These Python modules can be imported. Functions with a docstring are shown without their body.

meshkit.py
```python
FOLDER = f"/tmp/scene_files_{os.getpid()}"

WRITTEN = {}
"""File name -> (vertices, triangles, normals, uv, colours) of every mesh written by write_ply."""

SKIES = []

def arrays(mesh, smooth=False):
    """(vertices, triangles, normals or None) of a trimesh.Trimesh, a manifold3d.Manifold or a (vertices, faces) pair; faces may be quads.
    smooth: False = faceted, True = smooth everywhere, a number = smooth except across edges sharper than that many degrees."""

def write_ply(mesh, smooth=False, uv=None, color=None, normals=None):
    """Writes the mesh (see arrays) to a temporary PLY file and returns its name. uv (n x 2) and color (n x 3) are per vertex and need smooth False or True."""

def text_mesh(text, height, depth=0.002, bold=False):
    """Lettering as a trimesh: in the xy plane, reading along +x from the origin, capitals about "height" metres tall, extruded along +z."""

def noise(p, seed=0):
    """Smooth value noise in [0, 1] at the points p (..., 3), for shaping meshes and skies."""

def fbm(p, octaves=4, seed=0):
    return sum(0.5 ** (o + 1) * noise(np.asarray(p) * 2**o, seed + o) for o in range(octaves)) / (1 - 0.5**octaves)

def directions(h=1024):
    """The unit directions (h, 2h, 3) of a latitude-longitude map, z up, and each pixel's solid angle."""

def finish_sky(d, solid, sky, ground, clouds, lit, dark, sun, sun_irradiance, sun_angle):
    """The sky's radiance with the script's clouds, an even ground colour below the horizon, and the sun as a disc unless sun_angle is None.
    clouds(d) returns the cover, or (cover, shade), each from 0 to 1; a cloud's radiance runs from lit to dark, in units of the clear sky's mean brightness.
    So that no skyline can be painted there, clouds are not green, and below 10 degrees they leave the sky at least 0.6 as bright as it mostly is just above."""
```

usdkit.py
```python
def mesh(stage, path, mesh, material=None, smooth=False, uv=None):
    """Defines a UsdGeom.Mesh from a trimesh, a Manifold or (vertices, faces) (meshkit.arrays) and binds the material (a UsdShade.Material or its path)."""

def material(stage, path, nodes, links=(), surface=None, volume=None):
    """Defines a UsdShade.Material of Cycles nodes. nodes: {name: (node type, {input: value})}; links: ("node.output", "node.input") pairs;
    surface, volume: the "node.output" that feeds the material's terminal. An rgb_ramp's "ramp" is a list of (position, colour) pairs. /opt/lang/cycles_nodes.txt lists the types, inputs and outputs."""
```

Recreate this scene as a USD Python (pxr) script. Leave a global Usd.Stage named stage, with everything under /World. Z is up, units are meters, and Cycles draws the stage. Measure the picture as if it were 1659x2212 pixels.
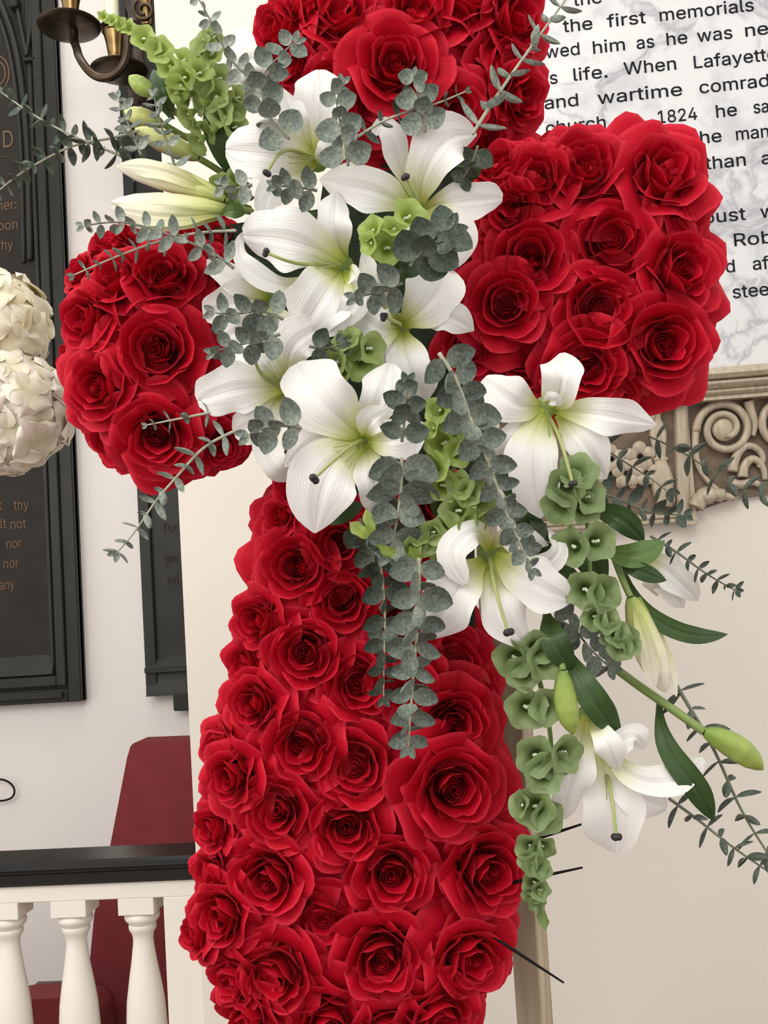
import math, random
import numpy as np, trimesh, usdkit, meshkit
from pxr import Usd, UsdGeom, UsdLux, UsdShade, Gf, Sdf, Vt
from shapely.geometry import Polygon

stage = Usd.Stage.CreateInMemory()
UsdGeom.SetStageUpAxis(stage, UsdGeom.Tokens.z)
UsdGeom.SetStageMetersPerUnit(stage, 1.0)
UsdGeom.Xform.Define(stage, '/World')
UsdGeom.Scope.Define(stage, '/World/Looks')
rng = random.Random(7)
nr = np.random.RandomState(7)

# ------------------------------------------------------------------ camera
F, PSI, TH, RO = 2200.0, math.radians(5.08), math.radians(4.65), math.radians(3.74)
C = np.array([0.0, 0.0, 1.45])
FW = np.array([-math.sin(PSI)*math.cos(TH), math.cos(PSI)*math.cos(TH), math.sin(TH)])
_r = np.array([math.cos(PSI), math.sin(PSI), 0.0]); _u = np.cross(_r, FW)
UP = math.cos(RO)*_u + math.sin(RO)*_r
RT = math.cos(RO)*_r - math.sin(RO)*_u
cam = UsdGeom.Camera.Define(stage, '/World/camera')
cam.AddTransformOp().Set(Gf.Matrix4d(*RT, 0, *UP, 0, *(-FW), 0, *C, 1))
cam.CreateHorizontalApertureAttr(36.0); cam.CreateVerticalApertureAttr(48.0)
cam.CreateFocalLengthAttr(36.0*F/1659.0)
cam.CreateClippingRangeAttr(Gf.Vec2f(0.05, 100))
cam.CreateExposureAttr(0.0)

# ------------------------------------------------------------------ light: even daylight in a white room, ceiling lamps over the viewer
dome = UsdLux.DomeLight.Define(stage, '/World/daylight')
dome.CreateColorAttr(Gf.Vec3f(1.0, 0.975, 0.945)); dome.CreateIntensityAttr(0.36)
def area(name, pos, aim, w, h, inten, col):
    l = UsdLux.RectLight.Define(stage, '/World/'+name)
    z = np.array(pos, float)-np.array(aim, float); z /= np.linalg.norm(z)
    x = np.cross([0, 0, 1.0], z); x /= np.linalg.norm(x); y = np.cross(z, x)
    l.AddTransformOp().Set(Gf.Matrix4d(*x, 0, *y, 0, *z, 0, *pos, 1))
    l.CreateWidthAttr(w); l.CreateHeightAttr(h); l.CreateIntensityAttr(inten); l.CreateColorAttr(Gf.Vec3f(*col))
area('ceiling_lamp', (-0.3, -1.3, 4.0), (0.0, 1.4, 1.2), 1.8, 1.8, 4.8, (1.0, 0.96, 0.90))
area('side_lamp', (-2.3, -0.5, 2.5), (0.0, 1.3, 1.2), 1.3, 1.3, 6.3, (1.0, 0.955, 0.885))
area('chancel_lamp', (-0.9, 1.9, 4.6), (-0.9, 3.0, 1.2), 1.2, 0.8, 6.6, (1.0, 0.96, 0.90))

# ------------------------------------------------------------------ helpers
def ray(x, y): return FW + (x-829.5)/F*RT - (y-1106.0)/F*UP
def P(x, y, d): return C + ray(x, y)*d
def W(x, y, Y):
    r = ray(x, y); return C + r*(Y-C[1])/r[1]
def proj(p):
    q = np.asarray(p)-C; d = q@FW
    return 829.5+F*(q@RT)/d, 1106-F*(q@UP)/d
names = {}
def uniq(parent, name):
    k = (parent, name); n = names.get(k, -1)+1; names[k] = n
    return f'{parent}/{name}' if n == 0 else f'{parent}/{name}_{n:03d}'
def tag(p, label=None, cat=None, group=None, kind=None):
    for k, v in (('label', label), ('category', cat), ('group', group), ('kind', kind)):
        if v: p.SetCustomDataByKey(k, v)
def thing(name, label, cat, group=None, kind=None, mat=None):
    x = UsdGeom.Xform.Define(stage, uniq('/World', name))
    if mat is not None: x.AddTransformOp().Set(mat)
    tag(x.GetPrim(), label, cat, group, kind); return str(x.GetPath())
def obj(name, m, mat, parent='/World', smooth=False, uv=None, label=None, cat=None, group=None, kind=None):
    g = usdkit.mesh(stage, uniq(parent, name), m, '/World/Looks/'+mat, smooth, uv)
    tag(g.GetPrim(), label, cat, group, kind); return str(g.GetPath())
def grid_faces(nu, nv, wrap=False):
    f = []
    for j in range(nv-1):
        for i in range(nu if wrap else nu-1):
            a, b = j*nu+i, j*nu+(i+1) % nu
            f += [(a, b, b+nu), (a, b+nu, a+nu)]
    return np.array(f)
def grid_uv(nu, nv):
    u, v = np.meshgrid(np.linspace(0, 1, nu), np.linspace(0, 1, nv)); return np.stack([u.ravel(), v.ravel()], 1)
def spline(pts, n):
    from scipy.interpolate import CubicSpline
    pts = np.asarray(pts, float)
    if len(pts) == 2: return pts[0]+(pts[1]-pts[0])*np.linspace(0, 1, n)[:, None]
    t = np.r_[0, np.cumsum(np.linalg.norm(np.diff(pts[:, :2] if pts.shape[1] == 2 else pts, axis=0), axis=1))]
    return CubicSpline(t/t[-1], pts, bc_type='natural')(np.linspace(0, 1, n))
def tangents(c):
    t = np.gradient(c, axis=0); return t/np.maximum(np.linalg.norm(t, axis=1, keepdims=True), 1e-9)
def tube(c, r, k=8, cap=True):
    c = np.asarray(c, float); n = len(c); r = np.broadcast_to(r, n); T = tangents(c)
    a = np.cross(T[0], [0.31, 0.77, 0.55]); a /= np.linalg.norm(a); V = []
    for i in range(n):
        a = a-T[i]*(a@T[i]); a /= np.linalg.norm(a); b = np.cross(T[i], a)
        for q in range(k):
            w = 2*math.pi*q/k; V.append(c[i]+r[i]*(math.cos(w)*a+math.sin(w)*b))
    f = list(map(tuple, grid_faces(k, n, True)))
    if cap:
        V += [c[0], c[-1]]; m = n*k
        for q in range(k):
            f += [(m, (q+1) % k, q), (m+1, (n-1)*k+q, (n-1)*k+(q+1) % k)]
    return np.array(V), np.array(f)
def box(lo, hi, bevel=0.0):
    lo, hi = np.minimum(lo, hi), np.maximum(lo, hi)
    m = trimesh.creation.box(hi-lo)
    if bevel:
        pts = []
        for s in np.ndindex(2, 2, 2):
            corner = np.where(s, hi, lo); inn = np.where(s, -1, 1)*bevel
            for k in range(3):
                q = corner+inn; q[k] = corner[k]; pts.append(q)
        return trimesh.convex.convex_hull(np.array(pts))
    m.apply_translation((lo+hi)/2); return m
def lathe(profile, k=28):
    m = trimesh.creation.revolve(np.array(profile, float), sections=k); return m
def cat(*ms): return trimesh.util.concatenate([m if isinstance(m, trimesh.Trimesh) else trimesh.Trimesh(*m, process=False) for m in ms])
def prism_xz(poly, y0, y1):
    """polygon in world x, z extruded from y0 to y1"""
    p = Polygon(poly).buffer(0); m = trimesh.creation.extrude_polygon(p, abs(y1-y0), engine='earcut')
    v = m.vertices.copy(); m.vertices = np.stack([v[:, 0], max(y0, y1)-v[:, 2], v[:, 1]], 1); return m

# ------------------------------------------------------------------ materials
def mat(name, nodes, links, surface): usdkit.material(stage, '/World/Looks/'+name, nodes, links, surface)
def plain(name, col, rough=0.5, metal=0.0, noise=0.0, scale=20, bump=0.0, spec=0.5):
    n = {'p': ('principled_bsdf', {'base_color': col, 'roughness': rough, 'metallic': metal, 'specular_ior_level': spec})}; l = []
    if noise or bump:
        n['g'] = ('geometry', {}); n['n'] = ('noise_texture', {'scale': scale, 'detail': 4}); l += [('g.position', 'n.vector')]
    if noise:
        n['r'] = ('rgb_ramp', {'ramp': [(0.3, tuple(c*(1-noise) for c in col)), (0.7, tuple(min(1, c*(1+noise)) for c in col))]})
        l += [('n.fac', 'r.fac'), ('r.color', 'p.base_color')]
    if bump:
        n['b'] = ('bump', {'distance': bump, 'strength': 0.6}); l += [('n.fac', 'b.height'), ('b.normal', 'p.normal')]
    mat(name, n, l, 'p.BSDF')
plain('wall_paint', (0.755, 0.71, 0.675), 0.75, noise=0.015, scale=3, bump=0.0004)
plain('cream_paint', (0.715, 0.665, 0.59), 0.7, noise=0.015, scale=3, bump=0.0004)
plain('white_gloss', (0.80, 0.76, 0.68), 0.35, noise=0.015, scale=5)
plain('black_lacquer', (0.010, 0.009, 0.008), 0.30, spec=0.25)
plain('panel_frame', (0.025, 0.0245, 0.021), 0.42, noise=0.15, scale=14, spec=0.2)
plain('panel_board', (0.024, 0.020, 0.017), 0.55, noise=0.2, scale=12, spec=0.15)
plain('gilt_letter', (0.15, 0.088, 0.05), 0.6, spec=0.2)
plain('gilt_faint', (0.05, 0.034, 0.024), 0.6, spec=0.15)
plain('floor_carpet', (0.17, 0.10, 0.085), 0.9, noise=0.2, scale=60)
plain('chair_velvet', (0.175, 0.017, 0.022), 0.85, noise=0.12, scale=25, bump=0.0006)
plain('black_wire', (0.008, 0.006, 0.006), 0.5, spec=0.1)
plain('dark_letter', (0.010, 0.010, 0.014), 0.6, spec=0.1)
plain('brass', (0.30, 0.20, 0.085), 0.30, 1.0, noise=0.35, scale=22)
plain('bronze', (0.075, 0.052, 0.035), 0.36, 0.85, noise=0.4, scale=25)
plain('bronze_wood', (0.065, 0.045, 0.036), 0.5, noise=0.5, scale=30)
plain('candle_wax', (0.86, 0.84, 0.62), 0.5)
plain('foam_green', (0.018, 0.03, 0.014), 0.9, noise=0.4, scale=80)
plain('stigma', (0.018, 0.010, 0.016), 0.5)
plain('seed', (0.62, 0.68, 0.50), 0.4)
mat('gilt_carving', {'g': ('geometry', {}), 'n': ('noise_texture', {'scale': 60, 'detail': 5}), 'ao': ('math', {'math_type': 'multiply_add', 'value2': 6.0, 'value3': -2.55}),
    'm': ('mapping', {'scale': (1, 1, 0.15)}), 'n2': ('noise_texture', {'scale': 140, 'detail': 3}),
    'r': ('rgb_ramp', {'ramp': [(0.25, (0.33, 0.265, 0.18)), (0.5, (0.43, 0.36, 0.265)), (0.75, (0.50, 0.435, 0.33))]}),
    'b': ('bump', {'distance': 0.001, 'strength': 0.5}), 'p': ('principled_bsdf', {'roughness': 0.5, 'metallic': 0.25})},
    [('g.position', 'n.vector'), ('g.position', 'm.vector'), ('m.vector', 'n2.vector'), ('n2.fac', 'r.fac'), ('r.color', 'p.base_color'), ('n.fac', 'b.height'), ('b.normal', 'p.normal')], 'p.BSDF')
plain('gilt_ground', (0.15, 0.105, 0.07), 0.7, noise=0.3, scale=40)
mat('marble', {'g': ('geometry', {}), 'w': ('noise_texture', {'scale': 2.2, 'detail': 4}),
    'vm': ('vector_math', {'math_type': 'multiply_add', 'vector2': (0.55, 0.55, 0.55)}),
    'n': ('noise_texture', {'scale': 3.2, 'detail': 6, 'roughness': 0.6, 'distortion': 0.6}), 's': ('math', {'math_type': 'subtract', 'value2': 0.5}), 'a': ('math', {'math_type': 'absolute'}),
    'r': ('rgb_ramp', {'ramp': [(0.0, (0.40, 0.40, 0.42)), (0.010, (0.50, 0.50, 0.51)), (0.035, (0.64, 0.64, 0.64)), (0.2, (0.70, 0.70, 0.69))]}),
    'n3': ('noise_texture', {'scale': 9, 'detail': 5, 'roughness': 0.65}), 'r3': ('rgb_ramp', {'ramp': [(0.36, (0.80, 0.80, 0.82)), (0.5, (1, 1, 1))]}),
    'x': ('mix', {'mix_type': 'multiply', 'fac': 1.0}), 'p': ('principled_bsdf', {'roughness': 0.22})},
    [('g.position', 'w.vector'), ('w.color', 'vm.vector1'), ('g.position', 'vm.vector3'), ('vm.vector', 'n.vector'), ('n.fac', 's.value1'), ('s.value', 'a.value1'), ('a.value', 'r.fac'),
     ('g.position', 'n3.vector'), ('n3.fac', 'r3.fac'), ('r.color', 'x.color1'), ('r3.color', 'x.color2'), ('x.color', 'p.base_color')], 'p.BSDF')
mat('pine', {'g': ('geometry', {}), 'm': ('mapping', {'scale': (40, 40, 2.5)}), 'n': ('noise_texture', {'scale': 2, 'detail': 5, 'distortion': 0.6}),
    'r': ('rgb_ramp', {'ramp': [(0.3, (0.33, 0.25, 0.165)), (0.7, (0.50, 0.41, 0.29))]}), 'p': ('principled_bsdf', {'roughness': 0.55})},
    [('g.position', 'm.vector'), ('m.vector', 'n.vector'), ('n.fac', 'r.fac'), ('r.color', 'p.base_color')], 'p.BSDF')
def leafy(name, ramp, axis='v', rough=0.5, trans=0.3, tcol=None, noise=0.0, nscale=60, sheen=0.0, spec=0.4, vary=0.0, bump=0.0, streak=0.0, wave=0.0):
    """thin plant tissue: colour by the blade's own length (uv), part of the light passes through"""
    n = {'uv': ('uvmap', {'attribute': 'st'}), 'sx': ('separate_xyz', {}), 'r': ('rgb_ramp', {'ramp': ramp}),
         'p': ('principled_bsdf', {'roughness': rough, 'specular_ior_level': spec, 'sheen_weight': sheen, 'sheen_roughness': 0.4, 'sheen_tint': (1, 0.35, 0.35)}),
         't': ('translucent_bsdf', {}), 'mx': ('mix_closure', {'fac': trans}), 'h': ('hsv', {}), 'g': ('geometry', {})}
    l = [('uv.UV', 'sx.vector')]
    src = 'sx.y'
    if streak:
        n['mp'] = ('mapping', {'scale': (14, 1.2, 1)}); n['sn'] = ('noise_texture', {'scale': 1.6, 'detail': 3}); n['sm'] = ('math', {'math_type': 'multiply_add', 'value2': streak, 'value3': -streak*0.5})
        n['sa'] = ('math', {'math_type': 'add'}); l += [('uv.UV', 'mp.vector'), ('mp.vector', 'sn.vector'), ('sn.fac', 'sm.value1'), ('sm.value', 'sa.value1'), (src, 'sa.value2')]; src = 'sa.value'
    l += [(src, 'r.fac'), ('r.color', 'h.color'), ('p.BSDF', 'mx.closure1'), ('t.BSDF', 'mx.closure2')]
    if noise:
        n['n'] = ('noise_texture', {'scale': nscale, 'detail': 4}); n['mr'] = ('map_range', {'from_min': 0.3, 'from_max': 0.7, 'to_min': 1-noise, 'to_max': 1+noise})
        l += [('g.position', 'n.vector'), ('n.fac', 'mr.value'), ('mr.result', 'h.value')]
    if bump:
        n['mb'] = ('mapping', {'scale': (26, 0.8, 1)}); n['nb'] = ('noise_texture', {'scale': 1.5, 'detail': 2}); n['bp'] = ('bump', {'distance': bump, 'strength': 0.5})
        l += [('uv.UV', 'mb.vector'), ('mb.vector', 'nb.vector'), ('nb.fac', 'bp.height'), ('bp.normal', 'p.normal')]
    l += [('h.color', 'p.base_color')]
    if tcol:
        n['tm'] = ('mix', {'mix_type': 'multiply', 'fac': 1.0, 'color2': tcol}); l += [('h.color', 'tm.color1'), ('tm.color', 't.color')]
    else: l += [('h.color', 't.color')]
    mat(name, n, l, 'mx.closure')
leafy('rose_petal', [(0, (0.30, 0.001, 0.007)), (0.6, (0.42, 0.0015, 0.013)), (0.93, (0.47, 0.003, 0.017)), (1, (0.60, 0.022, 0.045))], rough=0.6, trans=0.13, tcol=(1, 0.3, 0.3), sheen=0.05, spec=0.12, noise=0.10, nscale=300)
leafy('lily_petal', [(0, (0.36, 0.46, 0.05)), (0.10, (0.60, 0.66, 0.16)), (0.30, (0.85, 0.86, 0.64)), (0.44, (0.93, 0.92, 0.885)), (1, (0.93, 0.915, 0.885))], rough=0.42, trans=0.20, streak=0.16, bump=0.0022)
leafy('lily_bud', [(0, (0.30, 0.38, 0.09)), (0.2, (0.58, 0.60, 0.22)), (0.5, (0.78, 0.76, 0.52)), (1, (0.86, 0.83, 0.72))], rough=0.45, trans=0.15, streak=0.25, bump=0.0008)
leafy('green_bud', [(0, (0.20, 0.30, 0.05)), (0.5, (0.33, 0.42, 0.10)), (1, (0.30, 0.40, 0.08))], rough=0.4, trans=0.1, streak=0.25, noise=0.1, bump=0.0006)
leafy('olive_bud', [(0, (0.26, 0.32, 0.08)), (0.5, (0.47, 0.48, 0.16)), (1, (0.62, 0.66, 0.28))], rough=0.4, trans=0.1, streak=0.25, bump=0.0006)
leafy('lily_leaf', [(0, (0.050, 0.095, 0.022)), (1, (0.040, 0.085, 0.026))], rough=0.32, trans=0.18, noise=0.12, nscale=60, bump=0.0006)
leafy('pale_leaf', [(0, (0.13, 0.22, 0.06)), (1, (0.11, 0.20, 0.055))], rough=0.35, trans=0.25, noise=0.12, nscale=60, bump=0.0006)
leafy('eucalyptus', [(0, (0.24, 0.27, 0.21)), (0.35, (0.165, 0.195, 0.16)), (1, (0.135, 0.168, 0.14))], rough=0.55, trans=0.08, noise=0.42, nscale=330)
leafy('eucalyptus_dark', [(0, (0.12, 0.14, 0.10)), (0.35, (0.075, 0.098, 0.072)), (1, (0.06, 0.082, 0.06))], rough=0.5, trans=0.1, noise=0.42, nscale=330)
leafy('eucalyptus_pale', [(0, (0.32, 0.35, 0.29)), (0.35, (0.25, 0.285, 0.24)), (1, (0.21, 0.245, 0.205))], rough=0.6, trans=0.08, noise=0.38, nscale=330)
leafy('bell_green', [(0, (0.18, 0.27, 0.045)), (0.6, (0.27, 0.36, 0.10)), (1, (0.31, 0.40, 0.135))], rough=0.42, trans=0.32, noise=0.15, nscale=120)
leafy('bell_deep', [(0, (0.09, 0.15, 0.035)), (0.6, (0.18, 0.26, 0.09)), (1, (0.235, 0.315, 0.135))], rough=0.42, trans=0.3, noise=0.15, nscale=120)
leafy('bell_bright', [(0, (0.22, 0.31, 0.03)), (0.6, (0.32, 0.43, 0.09)), (1, (0.37, 0.48, 0.13))], rough=0.42, trans=0.35, noise=0.15, nscale=120)
leafy('hydrangea_petal', [(0, (0.66, 0.62, 0.40)), (0.4, (0.80, 0.74, 0.60)), (1, (0.88, 0.81, 0.72))], rough=0.5, trans=0.12, noise=0.06, nscale=60)
leafy('ivory_petal', [(0, (0.72, 0.62, 0.36)), (0.4, (0.84, 0.77, 0.56)), (1, (0.90, 0.84, 0.68))], rough=0.5, trans=0.12, noise=0.05, nscale=60)
plain('stem_green', (0.19, 0.27, 0.07), 0.45)
plain('stem_dark', (0.07, 0.11, 0.03), 0.45)
plain('stem_pale', (0.36, 0.37, 0.27), 0.5)
plain('stem_grey', (0.16, 0.17, 0.12), 0.5)
plain('pistil_green', (0.33, 0.37, 0.13), 0.4)

#==STRUCTURE==
YW, YB, YR = 1.95, 3.15, 2.03            # front of the tablet wall, chancel wall, middle of the altar rail
xc = W(383, 1030, YW)[0]
obj('wall_right', box((xc, YW, -0.02), (2.6, YW+0.3, 5.0)), 'cream_paint', label='cream wall that carries the marble tablet', cat='wall', kind='structure')
obj('wall_back', box((-3.4, YB, -0.02), (2.6, YB+0.15, 5.0)), 'wall_paint', label='white chancel wall behind the rail', cat='wall', kind='structure')
obj('floor', box((-3.4, -1.5, -0.05), (2.6, YB, 0.0)), 'floor_carpet', label='floor of the church under the rail', cat='floor', kind='structure')

# ---- altar rail
rail = thing('altar_rail', 'white altar rail with turned balusters and black handrail', 'railing')
xl = -3.0
zt, zb = W(200, 1857, YR-0.055)[2], W(200, 1911, YR-0.05)[2]
prof = np.array([(-.052, 0), (-.058, .004), (-.06, .012), (-.056, .018), (-.050, .021), (-.050, .034), (-.044, .040), (.044, .040), (.050, .034), (.050, .021), (.056, .018), (.06, .012), (.058, .004), (.052, 0)])
hh = zt-zb
pv = [(YR+a, zt-b/0.04*hh) for a, b in prof]
def extrude_x(pts, x0, x1):
    m = trimesh.creation.extrude_polygon(Polygon(pts).buffer(0), x1-x0, engine='earcut')
    v = m.vertices.copy(); m.vertices = np.stack([x0+v[:, 2], v[:, 0], v[:, 1]], 1); return m
obj('handrail', extrude_x(pv, xl, xc), 'black_lacquer', rail, smooth=35, label='black moulded handrail')
zs = W(200, 1945, YR-0.036)[2]
obj('top_rail', box((xl, YR-0.036, zs), (xc, YR+0.036, zb), 0.002), 'white_gloss', rail)
xp = W(357, 2050, YR-0.036)[0]
obj('end_post', box((xp, YR-0.036, 0.0), (xc-0.001, YR+0.036, zs), 0.002), 'white_gloss', rail)
obj('bottom_rail', box((xl, YR-0.036, 0.08), (xp, YR+0.036, 0.14), 0.003), 'white_gloss', rail)
u = (YR-0.03)/F
def bal():
    H = zs-0.14
    pr = [(0, 0), (.036, 0), (.036, .05), (.030, .055), (.036, .07), (.030, .085), (.022, .095), (.020, .13), (.026, .18), (.036, .27), (.041, .36), (.0405, H-.26), (.037, H-.205), (.031, H-.165), (.025, H-.13), (.0205, H-.098),
          (.0198, H-.085), (.022, H-.075), (.0265, H-.068), (.0275, H-.063), (.0275, H-.060), (.0255, H-.058), (.028, H-.054), (.0335, H-.048), (.035, H-.0425), (.0335, H-.037), (.029, H-.033), (.029, H-.031), (0, H-.031)]
    m = lathe(pr, 36); b = box((-.036, -.036, H-.032), (.036, .036, H), 0.001)
    return m, b
bm, bb = bal()
for i in range(12):
    px = 266-146*i
    x = W(px-8, 1972, YR-0.036)[0]+0.033
    if x < xl+0.05: break
    for nm, m in (('baluster', bm), ('baluster_block', bb)):
        q = m.copy(); q.apply_translation((x, YR, 0.14)); obj(nm, q, 'white_gloss', rail, smooth=35)

# ---- red chair behind the rail
YC = 2.62
ch = thing('upholstered_chair', 'dark red upholstered chair with tall back behind the altar rail', 'chair')
def wz(px, py, Y): p = W(px, py, Y); return (p[0], p[2])
back = [wz(*q, YC) for q in ((318, 1592), (308, 1598), (300, 1625), (256, 1855), (232, 1950), (214, 2140), (205, 2330), (520, 2330), (500, 1585))]
obj('backrest', prism_xz(Polygon(back).buffer(-0.02).buffer(0.02).exterior.coords[:-1], YC-0.09, YC), 'chair_velvet', ch, smooth=35)
arm = [wz(*q, YC-0.1) for q in ((6, 2138), (80, 2126), (165, 2120), (222, 2130), (243, 2150), (250, 2200), (245, 2260), (-40, 2260), (-70, 2150))]
obj('seat_cushion', prism_xz(Polygon(arm).buffer(-0.03).buffer(0.03).exterior.coords[:-1], YC-0.2, YC-0.1), 'chair_velvet', ch, smooth=35)
zseat = W(0, 2260, YC-0.1)[2]
obj('seat_frame', box((arm[-1][0], YC-0.08, zseat-0.12), (back[6][0]+0.3, YC+0.30, zseat+0.01)), 'bronze_wood', ch)
for sx in (arm[-1][0]+0.05, back[6][0]+0.25):
    for sy in (YC-0.05, YC+0.26):
        obj('leg', box((sx-0.025, sy-0.025, 0), (sx+0.025, sy+0.025, zseat-0.11)), 'bronze_wood', ch)

# ---- dark wall panels with lettering
def word(text, x0, y0, x1, Y, cap, depth, parent_list):
    a, b = W(x0, y0, Y), W(x1, y0, Y)
    m = meshkit.text_mesh(text, 1.0, 1.0); lo, hi = m.bounds
    v = m.vertices.copy(); h = cap*(a-C)@FW/F
    v[:, 0] = a[0]+(v[:, 0]-lo[0])/(hi[0]-lo[0])*(b[0]-a[0]); zz = a[2]+v[:, 1]*h; yy = Y-v[:, 2]*depth
    parent_list.append(trimesh.Trimesh(np.stack([v[:, 0], yy, zz], 1), m.faces, process=False))
YP = YB-0.045
p1 = thing('commandment_panel', 'dark wall panel lettered in dull gold, arched at the top, left of the pale flowers', 'panel', 'dark lettered wall panels')
x1 = W(145, 757, YP)[0]; z0 = W(120, 1518, YP)[2]
xin = W(98, 800, YP)[0]; zin = W(60, 1466, YP)[2]; XL = x1-1.15; ZT = 4.2
xo2 = W(62, 700, YP)[0]
obj('back_board', box((XL, YB-0.03, z0), (x1, YB, ZT)), 'panel_frame', p1)
cxp = (XL+x1)/2
def frame_strip(nm, w0, w1, y0, y1, zl, ztop, sides=True):
    """two uprights and a foot between the insets w0 and w1 from the outer edge"""
    out = [box((x1-w1, y0, zl), (x1-w0, y1, ztop), 0.003), box((XL+w0, y0, zl), (XL+w1, y1, ztop), 0.003)]
    for o in out: obj(nm, o, 'panel_frame', p1)
    obj(nm, box((XL+w1, y0, zl), (x1-w1, y1, zl+(w1-w0)), 0.003), 'panel_frame', p1)
wo = x1-xin
frame_strip('outer_frame', 0, .043, YP, YB-0.01, z0, ZT)
frame_strip('frame_moulding', .043, .074, YP-0.012, YB-0.01, z0+0.052, ZT)
frame_strip('inner_frame', .084, .100, YP+0.004, YB-0.01, z0+0.085, ZT)
lg = [(YB-.025, z0+.155), (YP+.012, z0+.15), (YP-.004, z0+.10), (YP-.006, z0+.09), (YB-.025, z0+.09)]
obj('foot_ledge', extrude_x(lg, XL+.085, x1-.088), 'panel_frame', p1, smooth=20)
obj('foot_bead', box((XL+.03, YP-0.016, z0+0.014), (x1-.055, YP, z0+0.034), 0.004), 'panel_frame', p1)
# arch: a curved rib springing from the right upright
def arch(nm, off, rad, yy):
    pts = [W(q[0]-off, q[1]+off*0.3, YP) for q in ((64, 560), (61, 420), (57, 300), (48, 200), (34, 110), (14, 40), (-20, -30), (-70, -90))]
    obj(nm, tube(spline(np.array(pts)+[0, yy, 0], 40), rad, 8), 'panel_frame', p1, smooth=True)
arch('arch_rib', 0, 0.011, 0.005); arch('arch_rib', 16, 0.009, 0.012)
sp = [W(*q, YP) for q in ((26, -40), (44, 52), (58, 120), (66, 60), (64, -40))]
obj('spandrel_bar', tube(spline(sp[:3], 12), 0.007, 8), 'panel_frame', p1, smooth=True)
obj('spandrel_bar', tube(np.array([sp[4], sp[3], sp[2]]), 0.007, 8), 'panel_frame', p1, smooth=True)
obj('spandrel_block', box(W(24, 22, YP)-[0, .02, 0], W(41, -4, YP)+[0, .03, 0], 0.004), 'panel_frame', p1)
obj('corbel', box(W(52, 133, YP)-[0, .012, .004], W(80, 126, YP)+[0, .03, 0], 0.003), 'panel_frame', p1)
yt = YB-0.031
obj('text_board', box((XL+.098, yt, z0+0.1), (x1-.098, YB-0.02, ZT)), 'panel_board', p1)
for ln in ([('D', 8, 320, 29, 38)], [('ther:', -14, 456, 37, 21)], [('upon', -18, 500, 39, 21)], [('thy', -4, 541, 29, 21)], [('not', -34, 1104, 5, 21), ('thy', 31, 1102, 63, 21)],
           [('shalt', -40, 1145, 15, 21), ('not', 24, 1143, 57, 21)], [('nor', 15, 1185, 47, 21)], [('nor', 9, 1228, 41, 21)], [('any', 0, 1274, 33, 21)]):
    for t, a, b, c, h in ln:
        ms = []; word(t, a, b, c, yt, h, 0.002, ms); obj('gilt_word', cat(*ms), 'gilt_letter', p1, label='dull gold lettering')
for rr in (0.052, 0.036):
    a = np.linspace(0, 2*math.pi, 40)
    o = W(-6, 160, yt)
    obj('gilt_ring', tube(np.stack([o[0]+rr*0.8*np.cos(a), 0*a+yt-0.001, o[2]+rr*1.15*np.sin(a)], 1), 0.003, 6), 'gilt_letter', p1, smooth=True)
obj('gilt_line', box(W(-30, 343, yt)-[0, .002, 0], W(16, 339, yt)), 'gilt_letter', p1)
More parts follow.
